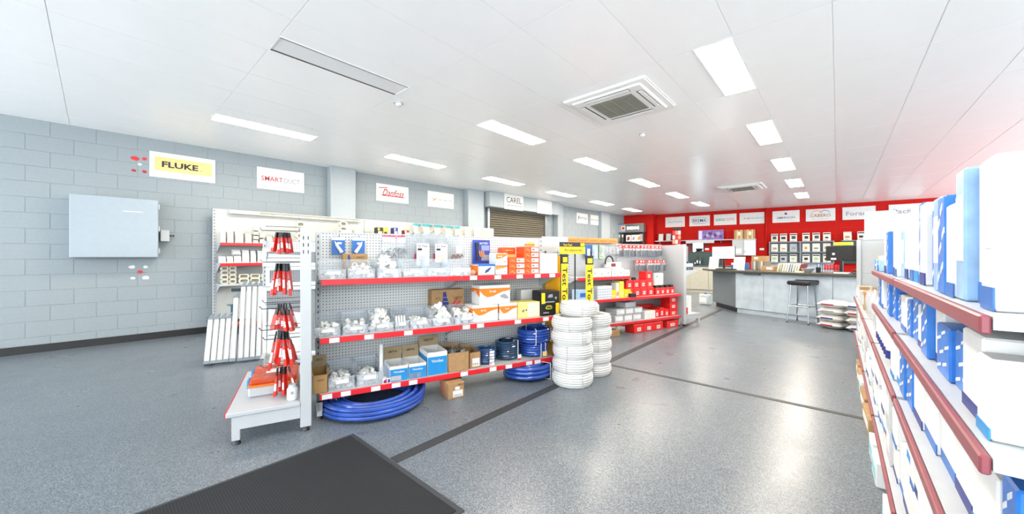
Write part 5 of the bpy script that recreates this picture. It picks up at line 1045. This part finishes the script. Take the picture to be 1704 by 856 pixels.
def shelf_boxes(x0, x1, z, tiers, shelf, wr, hr, mats, seed, dp=.24, y=.012):
    rnd = random.Random(seed); x = x0; k = 0
    while x < x1:
        wd = min(rnd.uniform(*wr), x1-x)
        if wd < .05: break
        h = rnd.uniform(*hr); m, cn_ = rnd.choice(mats); zz = z; nt_ = tiers if rnd.random() > .15 else 1
        for q in range(nt_):
            if cn_ == 'white':
                pr = [('f', 0, 1, 0, .15, rnd.choice([BLUE, NAVY, SKY]), 'blue_stripe')]
                if rnd.random() < .6: pr.append(('f', .3, .8, .4, .8, M('label_cool'), 'label'))
            elif cn_ == 'blue':
                pr = [('p', [(u, v), (u+.26, v+.07), (u+.26, v+.13), (u, v+.06)], 0, 0, 0, PAPER, 'white_dash') for u, v in ((.1, .1), (.55, .2), (.3, .4), (.7, .55), (.1, .65), (.45, .8))]
            else: pr = [('f', .1, .9, .3, .8, PAPER, 'label')]
            carton(RG, x, y + rnd.uniform(0, .03), zz, wd-.004, dp, h, m, '%s box, %s shelf of the right gondola, %s from the far end%s' % (cn_, shelf, ordn(k), '' if nt_ == 1 else [', lower', ', upper'][q]), group='boxes on the %s shelf of the right gondola' % shelf, prints=pr)
            zz += h + .002
        x += wd + .006; k += 1
BB = M('blue_box_print', '#2c74c9', .4, var=.12, scale=30)
W_, S_, B_ = (PAPER, 'white'), (M('silver_box'), 'silver'), (BB, 'blue')
shelf_boxes(.12, 6.2, .191, 2, 'bottom', (.12, .2), (.15, .21), [W_, W_, W_, S_], 21)
shelf_boxes(.12, 1.9, .671, 1, 'far middle', (.09, .16), (.12, .2), [W_, (CARD, 'brown'), S_, (GREYM, 'grey')], 22, dp=.15)
shelf_boxes(4.42, 6.2, .671, 1, 'near middle', (.14, .2), (.15, .22), [W_, W_, B_], 23)
shelf_boxes(3.85, 6.2, .931, 1, 'third', (.09, .16), (.13, .19), [B_, B_, W_], 24, dp=.22)
shelf_boxes(4.3, 6.2, 1.151, 1, 'top', (.06, .1), (.2, .28), [W_, (M('pale_blue_box', '#8fb4dc', .4, var=.2), 'pale blue'), B_, W_], 25, dp=.1)
# cans in a row on the middle shelf
can = [MB().lathe([(0, 0), (.05, 0), (.05, .17), (.046, .174), (0, .17)], 20).mesh('tin', PAPER, True), MB().lathe([(.0505, .005), (.0515, .005), (.0515, .05), (.0505, .05)], 20).mesh('blue_band', NAVY, True), MB().lathe([(0, .171), (.044, .171), (.049, .176), (.051, .17)], 20).mesh('lid', STEEL, True)]
for i in range(7):
    for j in range(3):
        t = thing('round_tin', 'white navy-banded tin, %s from the far end, %s row, right gondola' % (ORD[i], ['front', 'middle', 'back'][j]), 'tin', RG, (3.6+.112*i, .07+.112*j, .671), group='white round tins on the right gondola')
        for nm, me in zip(('tin', 'blue_band', 'lid'), can): ob(nm, me, t)
# blue pouches in clear film
for k in range(12):
    x = 3.84 + .036*k; hh_ = .07 + .02*(k % 3); t = thing('blue_pouch', '%s blue pouch from the far end, top shelf corner of the right gondola' % ORD[k], 'pouch', RG, (x, .02+.045*(k % 3), 1.151), random.uniform(-.5, .5), 'blue pouches at the top shelf corner')
    part(t, 'pouch', MB().bbox(-.016, .016, -.02, .02, 0, hh_, .006), [BB, M('pale_blue_box')][k % 2], True); part(t, 'flash', MB().prism([(-.012, hh_*.4), (.01, hh_*.55), (.01, hh_*.7), (-.012, hh_*.55)], 'y', -.0215, -.0195), PAPER)
    part(t, 'top_flap', MB().prism([(-.012, hh_-.002), (.012, hh_-.002), (.008, hh_+.025), (-.01, hh_+.02)], 'y', -.004, .004), PAPER if k % 4 else YELLOW)
for k in range(10):
    x = 1.95+.16*k; t = thing('clear_pouch', '%s clear pouch of parts from the far end, right gondola middle shelf' % ORD[k], 'pouch', RG, (x, .06, .671), random.uniform(-.2, .2), 'clear pouches on the right gondola')
    part(t, 'film', MB().bbox(-.06, .06, -.03, .05, 0, .16+.04*(k % 3), .015), BAGC, True); part(t, 'brass_parts', MB().box(-.04, .03, -.01, .03, .01, .06).box(-.02, .04, 0, .03, .07, .1+.02*(k % 3)), [M('brass', '#a8854a', .4, metal=.5), GREYM, M('copper_brown')][k % 3]); part(t, 'header', MB().box(-.05, .05, -.002, .002, .16+.04*(k % 3), .2+.04*(k % 3)), PAPER)
# stock on the floor under the bottom shelf
for k, (x, wd, h, m) in enumerate([(1.75, .3, .13, CARD), (2.1, .3, .12, M('tan_carton')), (2.45, .28, .13, PAPER), (2.8, .4, .12, CARD), (3.25, .4, .11, M('tan_carton')), (3.95, .2, .13, PAPER), (4.2, .22, .13, PAPER), (4.75, .3, .13, PAPER)]):
    carton(RG, x, -.03, 0, wd, .2, h, m, '%s floor carton from the far end under the right gondola' % ORD[k], prints=[('f', .1, .9, .2, .7, PAPER if m is not PAPER else M('aqua_label', '#8ccfd6', .5))], rz=random.uniform(-.05, .05))
